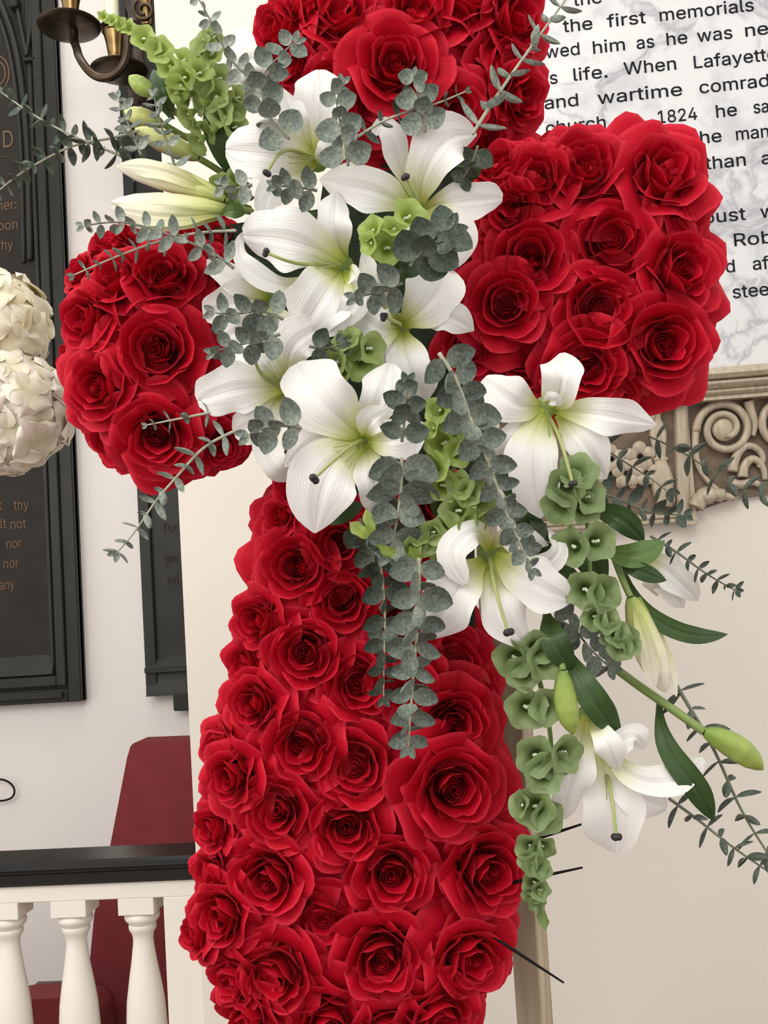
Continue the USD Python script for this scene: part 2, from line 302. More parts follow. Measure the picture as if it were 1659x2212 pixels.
# second panel, half hidden behind the wall corner
p2 = thing('commandment_panel', 'narrow dark wall panel half hidden behind the cream wall corner', 'panel', 'dark lettered wall panels')
xa = W(302, 1200, YP)[0]; zc = W(335, 1503, YP)[2]; xr = xa+1.1
obj('back_board', box((xa, YB-0.03, zc+0.01), (xr, YB, ZT)), 'panel_frame', p2)
w1 = W(326, 1200, YP)[0]-xa
obj('side_frame', box((xa, YP, zc), (xa+w1, YB-0.01, ZT), 0.003), 'panel_frame', p2)
obj('side_frame', box((xr-w1, YP, zc), (xr, YB-0.01, ZT), 0.003), 'panel_frame', p2)
zq = [W(345, y, YP)[2] for y in (1405, 1440, 1452, 1470, 1485, 1503)]
foot = [(YB-.02, zq[0]), (YP+.03, zq[0]), (YP-.004, zq[1]), (YP-.012, zq[1]-.004), (YP-.012, zq[2]), (YP+.006, zq[2]-.003), (YP+.006, zq[3]), (YP-.004, zq[4]), (YP-.006, zq[5]), (YB-.02, zq[5])]
obj('foot_moulding', extrude_x(foot, xa+0.002, xr-0.002), 'panel_frame', p2, smooth=30)
obj('foot_block', box((xa+0.085, YB-0.05, zc-0.05), (xa+0.2, YB, zc+0.01), 0.004), 'panel_frame', p2)
for t, a, b, c in (('for', 352, 1150, 384, ), ('give', 355, 1216, 385), ('let', 362, 1262, 386)):
    ms = []; word(t, a, b, c, yt, 20, 0.002, ms); obj('gilt_word', cat(*ms), 'gilt_faint', p2, label='faint dull gold lettering')
# thin wire loop at the left edge
lp = [W(*q, YB-0.02) for q in ((-20, 1685), (5, 1684), (22, 1692), (31, 1706), (28, 1720), (14, 1728), (-20, 1729))]
obj('wire_hook', tube(spline(lp, 40), 0.003, 8), 'black_wire', smooth=True, label='thin black wire loop on the white wall at the left edge', cat='hook')

# ---- marble tablet and its lettering
YT = YW-0.03
tb = thing('marble_tablet', 'white marble memorial tablet with grey veins and black lettering', 'tablet')
ztb = W(1590, 797, YT)[2]
obj('slab', box((W(800, 300, YT)[0], YT, ztb), (W(1779.8, 892.9, YW)[0], YW-0.001, 3.3), 0.003), 'marble', tb)
lines = [[('vi', 1024, 37, 1050), ('the', 1239, 13, 1301)],
    [('the', 1217, 70, 1281), ('first', 1312, 59, 1396), ('memorials', 1426, 46, 1631)],
    [('wed', 1179, 126, 1253), ('him', 1282, 116, 1351), ('as', 1376, 106, 1414), ('he', 1441, 98, 1486), ('was', 1507, 91, 1583), ('near', 1611, 79, 1706)],
    [('his', 1158, 185, 1205), ('life.', 1240, 175, 1313), ('When', 1349, 162, 1462), ('Lafayette', 1500, 148, 1681)],
    [('d', 1117, 244, 1136), ('and', 1177, 236, 1250), ('wartime', 1292, 225, 1476), ('comrade', 1512, 202, 1690)],
    [('the', 1084, 302, 1143), ('church', 1180, 290, 1310), ('in', 1351, 275, 1384), ('1824', 1422, 267, 1507), ('he', 1548, 254, 1593), ('said', 1629, 245, 1690)],
    [('what', 1290, 333, 1412), ('is', 1442, 317, 1467), ('the', 1497, 312, 1560), ('man', 1591, 303, 1662)],
    [('than', 1524, 366, 1612), ('a', 1646, 355, 1666)], [('bust', 1521, 483, 1612), ('was', 1644, 471, 1718)], [('Robert', 1587, 532, 1735)],
    [('d', 1569, 589, 1588), ('after', 1627, 583, 1712)], [('steeple', 1584, 644, 1722)]]
for ln in lines:
    for t, a, b, c in ln:
        ms = []; word(t, a, b, c, YT, 27.5, 0.0012, ms); obj('inscription_word', cat(*ms), 'dark_letter', tb, label='black lettering')

# ---- carved gilt bracket under the tablet
def Z(zx, zy, Y): return W(1259+zx/4.1475, 700+zy/4.1475, Y)
br = thing('carved_bracket', 'carved gilt wooden bracket with scrolls under the marble tablet', 'bracket')
xbl, xbr = W(1085, 1000, YW)[0], Z(2180, 800, YW)[0]
zz = [Z(1100, t, YW-0.04)[2] for t in (440, 475, 510, 530, 585, 605, 630, 650, 690)]
pr = [(YW-.002, ztb), (YW-.060, ztb), (YW-.064, zz[1]), (YW-.058, zz[2]), (YW-.046, zz[2]-.002), (YW-.056, zz[3]), (YW-.060, (zz[3]+zz[4])/2), (YW-.054, zz[4]), (YW-.046, zz[4]-.003), (YW-.050, zz[5]), (YW-.054, zz[6]), (YW-.048, zz[7]), (YW-.044, zz[7]), (YW-.046, zz[8]), (YW-.002, zz[8])]
obj('cornice_moulding', extrude_x(pr, xbl, xbr), 'gilt_carving', br, smooth=25)
yf = YW-0.012
xd = Z(905, 1200, YW)[0]
zbl = Z(700, 1790, YW)[2]
obj('carved_ground', box((xbl, yf, zbl), (xd, YW, zz[8])), 'gilt_ground', br)
gr = [Z(*q, yf)[[0, 2]] for q in ((930, 700), (960, 1700), (1130, 1640), (1350, 1565), (1659, 1530), (2100, 1490), (2100, 600))]
obj('carved_ground', prism_xz(gr, yf, YW), 'gilt_ground', br)
obj('divider_column', cat(tube(np.array([Z(875, 715, yf), Z(905, 1760, yf)]), 0.014, 14), box(Z(925, 720, yf)-[0, .006, 0], Z(975, 1770, yf)), box(Z(860, 1740, yf)-[0, .02, 0], Z(1010, 1800, yf))), 'gilt_carving', br, smooth=40)
obj('divider_column', tube(np.array([Z(2120, 715, yf), Z(2130, 1500, yf)]), 0.014, 14), 'gilt_carving', br, smooth=40)
obj('bottom_rail', cat(box((xbl, YW-.03, Z(700, 1800, YW)[2]), (xd, yf+.002, Z(700, 1760, YW)[2]), .003), box((xbl, YW-.022, Z(700, 1760, YW)[2]), (xd, yf+.002, Z(700, 1700, YW)[2]), .004)), 'gilt_carving', br)
pxs = (YW/F)/4.1475
def scroll(cx, cy, R, sgn, tail):
    a = np.linspace(0, 1, 90); th = (math.radians(185) if sgn < 0 else math.radians(-5))+sgn*2*math.pi*1.75*a; rr = R*(0.24+0.76*(1-a)**0.75)
    pts = [Z(cx+rr_*math.cos(t), cy-rr_*math.sin(t), yf) for rr_, t in zip(rr, th)]
    d = np.array(pts)+np.stack([0*a, -0.008-0.012*a, 0*a], 1)
    tr = 40*pxs*(1-0.35*a)
    m1 = tube(d, tr, 10); m = [m1]
    if tail: m.append(tube(spline([Z(*q, yf)-[0, .008, 0] for q in tail], 40), np.linspace(36, 12, 40)*pxs, 10))
    obj('scroll', cat(*m), 'gilt_carving', br, smooth=True)
    o = Z(cx, cy, yf); s = trimesh.creation.icosphere(3, 108*pxs); s.apply_scale((1, 0.35, 1)); s.apply_translation(o-[0, .010, 0])
    obj('scroll_boss', s, 'gilt_carving', br, smooth=True)
scroll(1255, 950, 245, -1, ((1012, 930), (1000, 1050), (1005, 1170), (1040, 1300), (1120, 1420), (1250, 1510), (1380, 1560)))
scroll(1790, 910, 240, 1, ((2030, 890), (2045, 1000), (2040, 1120), (2000, 1250), (1900, 1380), (1750, 1450)))
for q in (((1330, 1330), (1370, 1180), (1450, 1100), (1560, 1130), (1600, 1230), (1560, 1290)), ((1420, 1380), (1440, 1270), (1510, 1215), (1590, 1270), (1620, 1400)), ((1300, 1420), (1400, 1440), (1500, 1420), (1620, 1480)), ((1470, 700), (1500, 800), (1530, 900), (1510, 1010))):
    obj('scroll_leaf', tube(spline([Z(*t, yf)-[0, .008, 0] for t in q], 30), np.linspace(48, 22, 30)*pxs, 10), 'gilt_carving', br, smooth=True)
lf = [Z(*q, yf)-[0, .010, 0] for q in ((1000, 1650), (1060, 1560), (1160, 1530), (1260, 1545), (1360, 1560))]
obj('acanthus_leaf', tube(spline(lf, 30), np.array([70, 78, 60, 34, 10])[np.linspace(0, 4, 30).astype(int)]*pxs, 12), 'gilt_carving', br, smooth=True)
def rosette(cx, cy, R):
    ms = []; R = R*1.2
    for k in range(5):
        a = k*2*math.pi/5+0.4; s = trimesh.creation.icosphere(2, R*0.46*pxs); s.apply_scale((1, 0.45, 1))
        s.apply_translation(Z(cx+0.6*R*math.cos(a), cy-0.6*R*math.sin(a), yf)-[0, .011, 0]); ms.append(s)
    r = obj('rosette', cat(*ms), 'gilt_carving', br, smooth=True)
    s = trimesh.creation.icosphere(2, R*0.17*pxs); s.apply_translation(Z(cx, cy, yf)-[0, .016, 0]); obj('rosette_eye', s, 'black_wire', br, smooth=True)
for q in ((250, 1215, 105), (505, 1195, 112), (385, 1345, 105), (560, 1340, 95), (120, 1330, 95), (60, 1500, 90)): rosette(*q)
for q in ((375, 1195, 34), (195, 1435, 40), (545, 830, 100), (330, 1440, 36), (440, 1445, 36), (770, 1580, 50), (700, 1600, 36)):
    s = trimesh.creation.icosphere(3, q[2]*pxs); s.apply_scale((1, .6, 1)); s.apply_translation(Z(q[0], q[1], yf)-[0, .008, 0]); obj('carved_berry', s, 'gilt_carving', br, smooth=True)
vp = [(0, 0), (70, 0), (75, 60), (95, 170), (100, 240), (80, 330), (55, 400), (70, 410), (72, 430), (50, 440), (62, 520), (78, 640), (60, 720), (36, 780), (40, 820), (58, 860), (60, 880), (0, 880)]
vm = lathe([(a*pxs, b*pxs) for a, b in vp], 24); vm.apply_scale((1, 0.6, 1)); vm.apply_translation(Z(725, 1640, yf)-[0, .006, 0])
obj('carved_vase', vm, 'gilt_carving', br, smooth=True)

# ---- candelabrum
YD = 2.85
cd = thing('bronze_candelabrum', 'bronze candelabrum with drip pans and curved arms before the white wall', 'candelabrum')
ud = (P(0, 0, 1)-C)@FW*0+YD/F
def rev(nm, px, py, profile, m):
    q = lathe([(a*ud, b*ud) for a, b in profile], 36); q.apply_translation(W(px, py, YD+(0.10 if nm == 'turned_stem' else 0))); obj(nm, q, m, cd, smooth=40)
pan = [(0, -6), (12, -6), (40, -5), (62, -1), (71, 4), (73, 8), (70, 9), (60, 6), (20, 2), (0, 2)]
rev('drip_pan', 150, 62, pan, 'bronze'); rev('drip_pan', 258, 158, [(a*.9, b*.9) for a, b in pan], 'bronze')
cup = [(0, 0), (19, 0), (19, 3), (14, 5), (16, 12), (20, 40), (25, 62), (28, 64), (27, 67), (20, 67), (0, 60)]
rev('candle_cup', 154, 42, cup, 'brass'); rev('candle_cup', 249, 128, cup, 'brass')
rev('candle_rim', 248, 66, [(0, 0), (20, 0), (32, 5), (33, 8), (24, 10), (0, 10)], 'bronze')
rev('candle', 243, 60, [(0, 0), (17, 0), (17, 150), (0, 152)], 'candle_wax'); rev('candle', 150, -40, [(0, 0), (17, 0), (17, 150), (0, 152)], 'candle_wax')
ap = [W(q[0], q[1], YD-(0.0 if q[1] < 85 and q[0] < 170 else .05 if q[0] < 175 else .115)) for q in ((159, 60), (160, 80), (166, 105), (180, 138), (205, 163), (232, 168), (258, 152), (273, 122), (276, 92), (275, 60))]
obj('arm', tube(spline(ap, 60), 9.5*ud, 12), 'bronze', cd, smooth=True)
rev('arm_knop', 159, 84, [(0, -14), (8, -12), (11, 0), (8, 12), (0, 14)], 'bronze')
st = [W(*q, YD+0.06) for q in ((300, -300), (303, -50), (302, 60), (296, 150), (285, 215))]
rev('turned_stem', 296, 160, [(0, -72), (12, -70), (22, -60), (24, -20), (22, 20), (18, 50), (20, 66), (24, 74), (30, 90), (34, 96), (24, 102), (16, 112), (26, 120), (26, 126), (16, 132), (14, 150), (20, 170), (16, 400), (0, 402)], 'bronze_wood')
rev('candle_cup', 318, 56, [(0, 0), (12, 0), (16, 20), (14, 60), (18, 90), (0, 90)], 'brass')
sc = [W(316+26*math.exp(-.12*t)*math.cos(t+2.2)*1.0-4, 22-26*math.exp(-.12*t)*math.sin(t+2.2), YD-.02) for t in np.linspace(0, 9, 50)]
obj('scroll_arm', tube(np.array(sc), 4.5*ud, 8), 'bronze', cd, smooth=True)
rg = [W(292+20*math.cos(t), 222+14*math.sin(t), YD) for t in np.linspace(0, math.pi, 20)]
obj('pendant_ring', tube(np.array(rg), 2.5*ud, 8), 'bronze', cd, smooth=True)
bk = [W(*q, YD) for q in ((292, 170), (293, 150))]
obj('wall_arm', tube(np.array([W(292, 165, YD), W(292, 165, YD)*[1, 0, 1]+[0, YB-0.03, 0]]), 0.012, 10), 'bronze', cd, smooth=True)

#==CROSS==
D0 = 1.10
def Dc(y): return D0-0.02*(y/2212.0)
# foam body
fr = thing('cross_frame', 'dark green foam cross that carries the red roses on the easel', 'cross frame')
def slab_px(poly, d0, d1):
    front = [P(x, y, Dc(y)+d0) for x, y in poly]; backp = [P(x, y, Dc(y)+d1) for x, y in poly]
    return trimesh.convex.convex_hull(np.array(front+backp))
for q in (((690, -45), (1050, -45), (1030, 420), (720, 420)), ((215, 600), (300, 520), (600, 470), (980, 400), (1470, 400), (1500, 560), (1440, 780), (1000, 800), (600, 880), (330, 960), (230, 900), (195, 760)),
          ((700, 380), (1020, 380), (960, 1200), (1010, 1700), (1030, 1950), (960, 2190), (860, 2330), (640, 2330), (520, 2150), (480, 1900), (550, 1600), (660, 1100))):
    obj('foam_bar', slab_px(q, 0.045, 0.125), 'foam_green', fr)
# easel
es = thing('wooden_easel', 'pale wooden easel standing behind the rose cross', 'easel')
def bar_px(a, b, wa, d, th):
    pa, pb = P(*a, d), P(*b, d); T = pb-pa; T /= np.linalg.norm(T)
    Wd = np.cross(T, FW); Wd /= np.linalg.norm(Wd); N = np.cross(T, Wd); pts = []
    # a rectangular bar turned a little so that two faces show
    ang = math.radians(38); w2 = math.cos(ang)*Wd+math.sin(ang)*N; n2 = -math.sin(ang)*Wd+math.cos(ang)*N
    for p in (pa, pb):
        for s in (-1, 1):
            for t in (-1, 1):
                for e in (0, 1):
                    h = wa*d/F/2*0.78; k = th/2
                    pts.append(p+w2*s*(h-0.0015*e)+n2*t*(k-0.0015*(1-e)))
    return trimesh.convex.convex_hull(np.array(pts))
def floor_end(a, b, d):
    """where the bar from pixel a through b at depth d reaches the floor"""
    pa, pb = P(*a, d), P(*b, d); t = (0.0-pa[2])/(pb[2]-pa[2]); return proj(pa+(pb-pa)*t)
la, lb = (1090, 1250), (1156, 2212)
obj('right_leg', bar_px(la, floor_end(la, lb, 1.24), 84, 1.24, 0.026), 'pine', es)
la2, lb2 = (700, 700), (640, 2212)
obj('left_leg', bar_px(la2, floor_end(la2, lb2, 1.24), 62, 1.24, 0.026), 'pine', es)
obj('crossbar', bar_px((640, 1500), (1110, 1480), 50, 1.265, 0.02), 'pine', es)
obj('top_bar', bar_px((1062, 1405), (1040, 900), 44, 1.25, 0.02), 'pine', es)
pa = P(870, 900, 1.27); pb = np.array([P(870, 2212, 1.27)[0], 1.75, 0.0])
obj('rear_leg', trimesh.convex.convex_hull(np.vstack([[q+np.array(o) for o in np.array(np.meshgrid([-.015, .015], [-.012, .012], [0, .001])).T.reshape(-1, 3)] for q in (pa, pb)])), 'pine', es)

# ---- the rose
def rose_parts(seed):
    r = np.random.RandomState(seed); out = []
    # heart: a tight roll
    nu, nv = 64, 7; V = []; turns = 2.5+0.5*r.rand()
    for j in range(nv):
        v = j/(nv-1)
        for i in range(nu):
            t = i/(nu-1); a = 2*math.pi*turns*t; rad = (0.03+0.17*t**0.9)*(1+0.07*math.sin(3*a*0.61+seed))*(0.8+0.3*v-0.14*v**6)
            V.append((rad*math.cos(a), rad*math.sin(a)*1.05, -0.15+(0.80+0.05*math.sin(2*a+seed)-0.04*t)*v))
    out.append(('rose_heart', np.array(V), grid_faces(nu, nv), grid_uv(nu, nv)))
    rings = [(4, .235, .29, .80, .82, 84, .02, .0), (5, .36, .45, .84, .83, 76, .05, .02), (5, .50, .60, .81, .74, 66, .13, .05), (6, .64, .75, .69, .57, 58, .24, .10), (6, .77, .87, .46, .30, 50, .34, .20), (6, .86, .96, .10, -.10, 46, .38, .28)]
    ang = r.rand()*6.28; nu, nv = 13, 10
    ox = (r.rand(2)-.5)*0.14
    for (n, ra, rb, ha, hb, wd, curl, tip) in rings:
        for k in range(n):
            q = k/max(n-1, 1); rt = (ra+(rb-ra)*q)*(1+.14*(r.rand()-.5)*min(1, ra*1.3)); h = ha+(hb-ha)*q; lt = (r.rand()-.5)*.34*rt; se = .18+.26*rt
            ang += 2*math.pi/n*(1+0.16*(r.rand()-.5)) if k else 2.4
            w = math.radians(wd)*(0.9+0.25*r.rand()); cu = curl*(0.6+0.9*r.rand()); sk = 0.10*(1 if r.rand() > .2 else -1); tp = tip*(0.6+0.8*r.rand())
            fold = (r.rand()-0.2)*1.1 if rt > .45 else 0.0; fs = 1 if r.rand() > .5 else -1
            ph, hj = r.rand()*6.28, (r.rand()-.5)*(0.05+.14*rt); V = []
            for j in range(nv):
                v = j/(nv-1)
                for i in range(nu):
                    uu = -1+2*i/(nu-1); ve = v*(1-se*abs(uu)**2.2-.035*math.sin(8*uu+ph)*min(1, rt))
                    wid = w*(0.55+0.45*min(1, v*1.6))
                    r0 = 0.08+0.25*rt
                    inner = max(0, 1-rt/0.75)
                    a_ = 0.5*inner+0.95*(1-inner)
                    rr = r0+(rt-r0)*ve**a_+rt*sk*uu*ve; z = -0.22+(h+hj+0.22)*(ve**(1.1 if rt < .6 else .8))
                    s = max(0, (v-.62)/.38)
                    e = abs(uu)**1.5
                    rr += cu*s*s*(0.5+0.9*e)+tp*s*(0.45*(1-uu*uu)+0.75*math.exp(-(uu/.28)**2)); z -= cu*s*s*(0.35+1.25*e)
                    if fold > 0 and fs*uu > 0.25:           # one shoulder of the petal rolls back
                        g = (fs*uu-.25)/.75*fold*s; rr -= 0.16*g*rt; z += 0.16*g
                    rr += 0.065*math.sin(4.6*uu+ph)*s*rt+0.012*math.sin(11*uu+2*ph)*s; z += 0.055*math.sin(3.7*uu+ph*1.7)*s+lt*uu*v
                    a = ang+wid*uu
                    k_ = 1-min(1, rt)
                    V.append((rr*math.cos(a)+ox[0]*k_*v, rr*math.sin(a)+ox[1]*k_*v, z))
            out.append(('petal', np.array(V), grid_faces(nu, nv), grid_uv(nu, nv)))
    # green calyx and stub of stem
    c = np.array([(0, 0, -.22), (0, 0, -.34), (0, 0, -.75)]); V, f = tube(spline(c, 8), [0.16, .2, .17, .1, .06, .06, .06, .06], 10)
    out.append(('calyx', V, f, None)); return out
NV = 9
protos = {}
def axis_from(tx, ty):
    k = math.hypot(tx, ty); s = min(k, 0.93)/max(k, 1e-9); tx, ty = tx*s, ty*s
    return tx*RT-ty*UP-math.sqrt(max(0.05, 1-tx*tx-ty*ty))*FW
def rose(x, y, r, tx, ty, where, dd=0.0, var=None):
    A = axis_from(tx, ty); d = Dc(y)-0.005+0.055*(tx*tx+ty*ty)+dd; R = r*d/F
    ref = UP if abs(A@UP) < 0.9 else RT
    X = np.cross(ref, A); X /= np.linalg.norm(X); Yx = np.cross(A, X); a = rng.random()*6.283
    X, Yx = math.cos(a)*X+math.sin(a)*Yx, -math.sin(a)*X+math.cos(a)*Yx
    O = P(x, y, d)-A*R*0.62
    M = Gf.Matrix4d(*(X*R), 0, *(Yx*R), 0, *(A*R), 0, *O, 1)
    k = rng.randrange(NV) if var is None else var
    label = f'red rose {where}'
    if k not in protos:
        t = thing('red_rose', label, 'rose', 'red roses of the cross', mat=M); protos[k] = t
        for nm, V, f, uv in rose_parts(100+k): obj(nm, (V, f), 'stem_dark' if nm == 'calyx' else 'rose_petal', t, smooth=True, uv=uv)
    else:
        p = UsdGeom.Xform.Define(stage, uniq('/World', 'red_rose')); p.GetPrim().GetReferences().AddInternalReference(protos[k]); p.GetPrim().SetInstanceable(True)
        p.ClearXformOpOrder(); p.AddTransformOp().Set(M); tag(p.GetPrim(), label, 'rose', 'red roses of the cross')
TOP, RA, LA, ST = 'on the upper arm', 'on the right arm', 'on the left arm', 'on the stem'
roses = [
 (590, 58, 95, -.7, -.05, 'facing left at the left edge '+TOP), (735, 20, 118, -.1, -.25, 'cut by the top of the picture, left of two '+TOP), (900, 15, 122, .05, -.2, 'cut by the top of the picture, right of two '+TOP),
 (695, 118, 92, -.15, .15, 'small and shaded, left of the largest bloom '+TOP), (858, 135, 132, .05, 0, 'largest and fully open, in the middle '+TOP), (808, 228, 100, -.05, .3, 'above the curled white petal, lowest open bloom '+TOP),
 (985, 242, 92, .3, .3, 'behind the thin eucalyptus twig, at the lower right '+TOP), (1125, 35, 112, .6, -.1, 'deep red, beside the word first, top right '+TOP), (1092, 140, 112, .6, .05, 'deep red, under the slanting eucalyptus '+TOP), (1132, 212, 92, .65, .3, 'deep red, lowest on the right side '+TOP),
 (985, 140, 85, .35, .1, 'shaded, between the largest bloom and the deep red ones '+TOP), (625, 140, 70, -.6, .35, 'behind the round grey leaves, low left '+TOP), (825, 330, 90, 0, .55, 'in shade between two white lilies under the upper arm'),
 (1055, 300, 90, .5, .35, 'in shade where upper and right arms meet'), (720, 190, 85, -.2, .35, 'behind the upright white petal '+TOP), (655, 0, 85, -.4, -.4, 'cut by the top edge, leftmost of those cut there '+TOP), (1010, -10, 90, .35, -.35, 'cut by the top edge, left of the lettered gap '+TOP),
 (1075, 350, 78, -.45, -.4, 'partly opened, first from the left in the top row '+RA), (1155, 382, 108, -.2, -.2, 'cupped, second from the left in the top row '+RA), (1272, 358, 120, 0, -.3, 'third from the left in the top row '+RA), (1440, 368, 128, .2, -.25, 'wide open, at the top right corner '+RA),
 (1035, 550, 90, -.3, 0, 'shaded, first from the left in the second row '+RA), (1148, 553, 120, -.1, -.05, 'second from the left in the second row '+RA), (1325, 515, 132, 0, 0, 'with a tight spiral heart, in the very middle '+RA), (1480, 580, 124, .35, 0, 'beside the word after, at the right edge '+RA),
 (1095, 655, 110, -.1, .1, 'round and cupped, left in the third row '+RA), (1303, 660, 132, 0, .1, 'broad with a small heart, middle of the third row '+RA), (1435, 748, 130, .2, .2, 'at the lower right corner '+RA), (1012, 748, 90, -.2, .2, 'half hidden, first from the left in the bottom row '+RA),
 (1130, 775, 108, -.1, .3, 'shaded, second from the left in the bottom row '+RA), (1275, 795, 118, .05, .3, 'third in the bottom row, above the hanging lily '+RA), (1195, 312, 66, 0, -.75, 'seen from its side, standing up at the left '+RA), (1385, 345, 62, .1, -.75, 'seen from its side, standing up at the right '+RA),
 (1490, 455, 85, .6, .15, 'with outspread outer petals beside the word bust '+RA), (1100, 450, 80, -.3, .1, 'dark and closed, beside the white petal tip '+RA), (1335, 850, 75, .2, .65, 'hanging under the bottom row '+RA), (1465, 670, 80, .6, .3, 'in shade between the two right edge blooms '+RA),
 (334, 755, 128, .05, 0, 'largest and fully open, in the middle '+LA), (180, 690, 98, -.55, 0, 'at the left edge, level with the largest one '+LA), (207, 832, 105, -.35, .1, 'bright, below left of the largest one '+LA), (351, 588, 102, .1, -.3, 'above right of the largest one '+LA),
 (250, 600, 95, -.3, -.35, 'with folded petals, above left of the largest one '+LA), (165, 580, 60, -.65, -.45, 'small, at the upper left edge '+LA), (240, 522, 72, -.2, -.8, 'in profile under the tip of the upper eucalyptus '+LA), (300, 500, 72, 0, -.8, 'seen from its side, behind the eucalyptus '+LA),
 (390, 495, 85, .1, -.75, 'seen from its side, under the white buds '+LA), (430, 572, 85, .3, -.35, 'beside the white petals, upper right '+LA), (334, 945, 110, .05, .35, 'deep red, below the largest one '+LA), (240, 945, 88, -.4, .45, 'deep red, at the lower left '+LA),
 (442, 930, 98, .25, .35, 'deep red, under the left pointing lily '+LA), (150, 775, 70, -.8, 0, 'seen from its side, next to the hydrangea '+LA), (455, 742, 85, .35, .1, 'in shade, right of the largest one '+LA), (170, 880, 65, -.7, .35, 'seen from its side, at the lower left edge '+LA),
 (330, 1000, 75, 0, .8, 'at the very bottom '+LA), (478, 965, 65, .4, .5, 'small, beside the drooping white petal '+LA), (455, 650, 75, .35, -.1, 'in deep shade beside the white petals '+LA), (470, 505, 75, .3, -.5, 'in shade right of the white buds '+LA), (310, 855, 85, -.05, .1, 'half covered, between the three big blooms '+LA),
 (637, 1225, 105, -.2, -.05, 'open, topmost clear bloom on the left of the stem'), (740, 1298, 100, 0, 0, 'beside the hanging eucalyptus, upper middle '+ST), (735, 1170, 95, 0, -.1, 'below the tip of the big white petal '+ST), (550, 1345, 88, -.6, 0, 'facing left, uppermost of the left edge '+ST), (660, 1410, 115, -.1, 0, 'tall with many folds, upper left middle '+ST),
 (772, 1480, 112, 0, .05, 'left of the lower end of the short eucalyptus '+ST), (540, 1525, 90, -.5, 0, 'pink edged, second of the left edge '+ST), (648, 1610, 118, -.15, 0, 'open, left of the spiral one in mid stem'), (765, 1660, 124, 0, 0, 'with a dark spiral heart, centre of the stem'),
 (492, 1685, 92, -.5, 0, 'cupped, third of the left edge '+ST), (597, 1755, 108, -.2, 0, 'below left of the dark spiral one '+ST), (748, 1790, 118, 0, .05, 'with split heart, below the dark spiral one '+ST), (572, 1905, 115, -.3, .05, 'bright, left in the lower part of the stem'), (702, 1985, 110, -.05, .1, 'deep red, low in the middle of the stem'),
 (845, 1895, 118, .05, .05, 'right of middle, above the small gap '+ST), (592, 2112, 118, -.2, .15, 'bright, near the bottom left of the stem'), (828, 2080, 126, 0, .1, 'round, bottom middle '+ST), (985, 1570, 118, .25, 0, 'right side, below the tip of the long eucalyptus '+ST),
 (985, 1710, 130, .25, 0, 'widest with outswept petals, right side '+ST), (1060, 1890, 124, .4, 0, 'furthest right, touching the bells of Ireland '+ST), (1020, 2080, 118, .35, .15, 'right side, beside the lowest black pick '+ST), (980, 1432, 92, .2, -.05, 'round and shaded, top of the right side '+ST),
 (470, 1985, 95, -.5, .05, 'facing left, fifth of the left edge '+ST), (448, 1890, 75, -.7, 0, 'small, in profile, above the fifth of the left edge '+ST), (452, 1795, 72, -.7, 0, 'small, seen from its side, left of the bright one '+ST), (468, 1610, 72, -.65, -.1, 'seen from its side, at the step of the left edge '+ST),
 (500, 2125, 82, -.5, .2, 'facing left, low on the left edge '+ST), (620, 1125, 85, -.25, -.2, 'half hidden under the big white petal '+ST), (705, 2215, 105, -.05, .35, 'cut by the bottom edge, left of middle '+ST), (955, 2200, 105, .25, .35, 'cut by the bottom edge, right '+ST), (840, 2235, 100, 0, .4, 'cut by the bottom edge, middle '+ST),
 (525, 1435, 72, -.6, 0, 'small, in profile, between two upper left edge blooms '+ST), (575, 1245, 70, -.65, 0, 'narrow, seen from its side, at the slim upper left '+ST), (600, 1115, 60, -.6, -.1, 'narrow, just below the left lily petal '+ST), (868, 1345, 100, .05, 0, 'behind the two hanging eucalyptus '+ST),
 (850, 1200, 95, .1, -.1, 'hidden behind the eucalyptus knot '+ST), (880, 1480, 95, .1, 0, 'between the two eucalyptus tips '+ST), (925, 1290, 90, .35, 0, 'in shade beside the lower white lily '+ST), (950, 1090, 95, .3, -.1, 'in deep shade among the bells of Ireland '+ST),
 (415, 2020, 62, -.75, 0, 'tiny, outermost on the left '+ST), (880, 1770, 95, .1, .05, 'half covered, left of the widest one '+ST), (530, 2205, 85, -.4, .35, 'cut by the bottom edge, left '+ST), (1035, 1500, 80, .6, 0, 'seen from its side, upper right edge '+ST), (1050, 1800, 85, .6, .05, 'seen from its side, lower right edge '+ST), (930, 1985, 95, .2, .1, 'half covered, right of the small gap '+ST), (690, 1530, 90, -.05, 0, 'half covered, above the centre '+ST), (610, 1320, 80, -.25, 0, 'half covered, left of the small gap '+ST), (650, 1870, 90, -.1, 0, 'half covered, in the lower middle '+ST), (520, 1800, 85, -.4, 0, 'half covered, near the left edge '+ST),
 (630, 1050, 60, -.5, -.2, 'narrow strip behind the left lilies '+ST)]
for i, q in enumerate(roses): rose(*q, var=i % NV if i < NV else None, dd=0.028 if any(w in q[5] for w in ('half covered', 'hidden', 'in shade', 'shaded', 'in deep shade', 'half hidden')) else (-0.018 if 'largest' in q[5] or 'widest' in q[5] else (0.016 if 'profile' in q[5] or 'deep red' in q[5] or 'from its side' in q[5] else 0.0)))

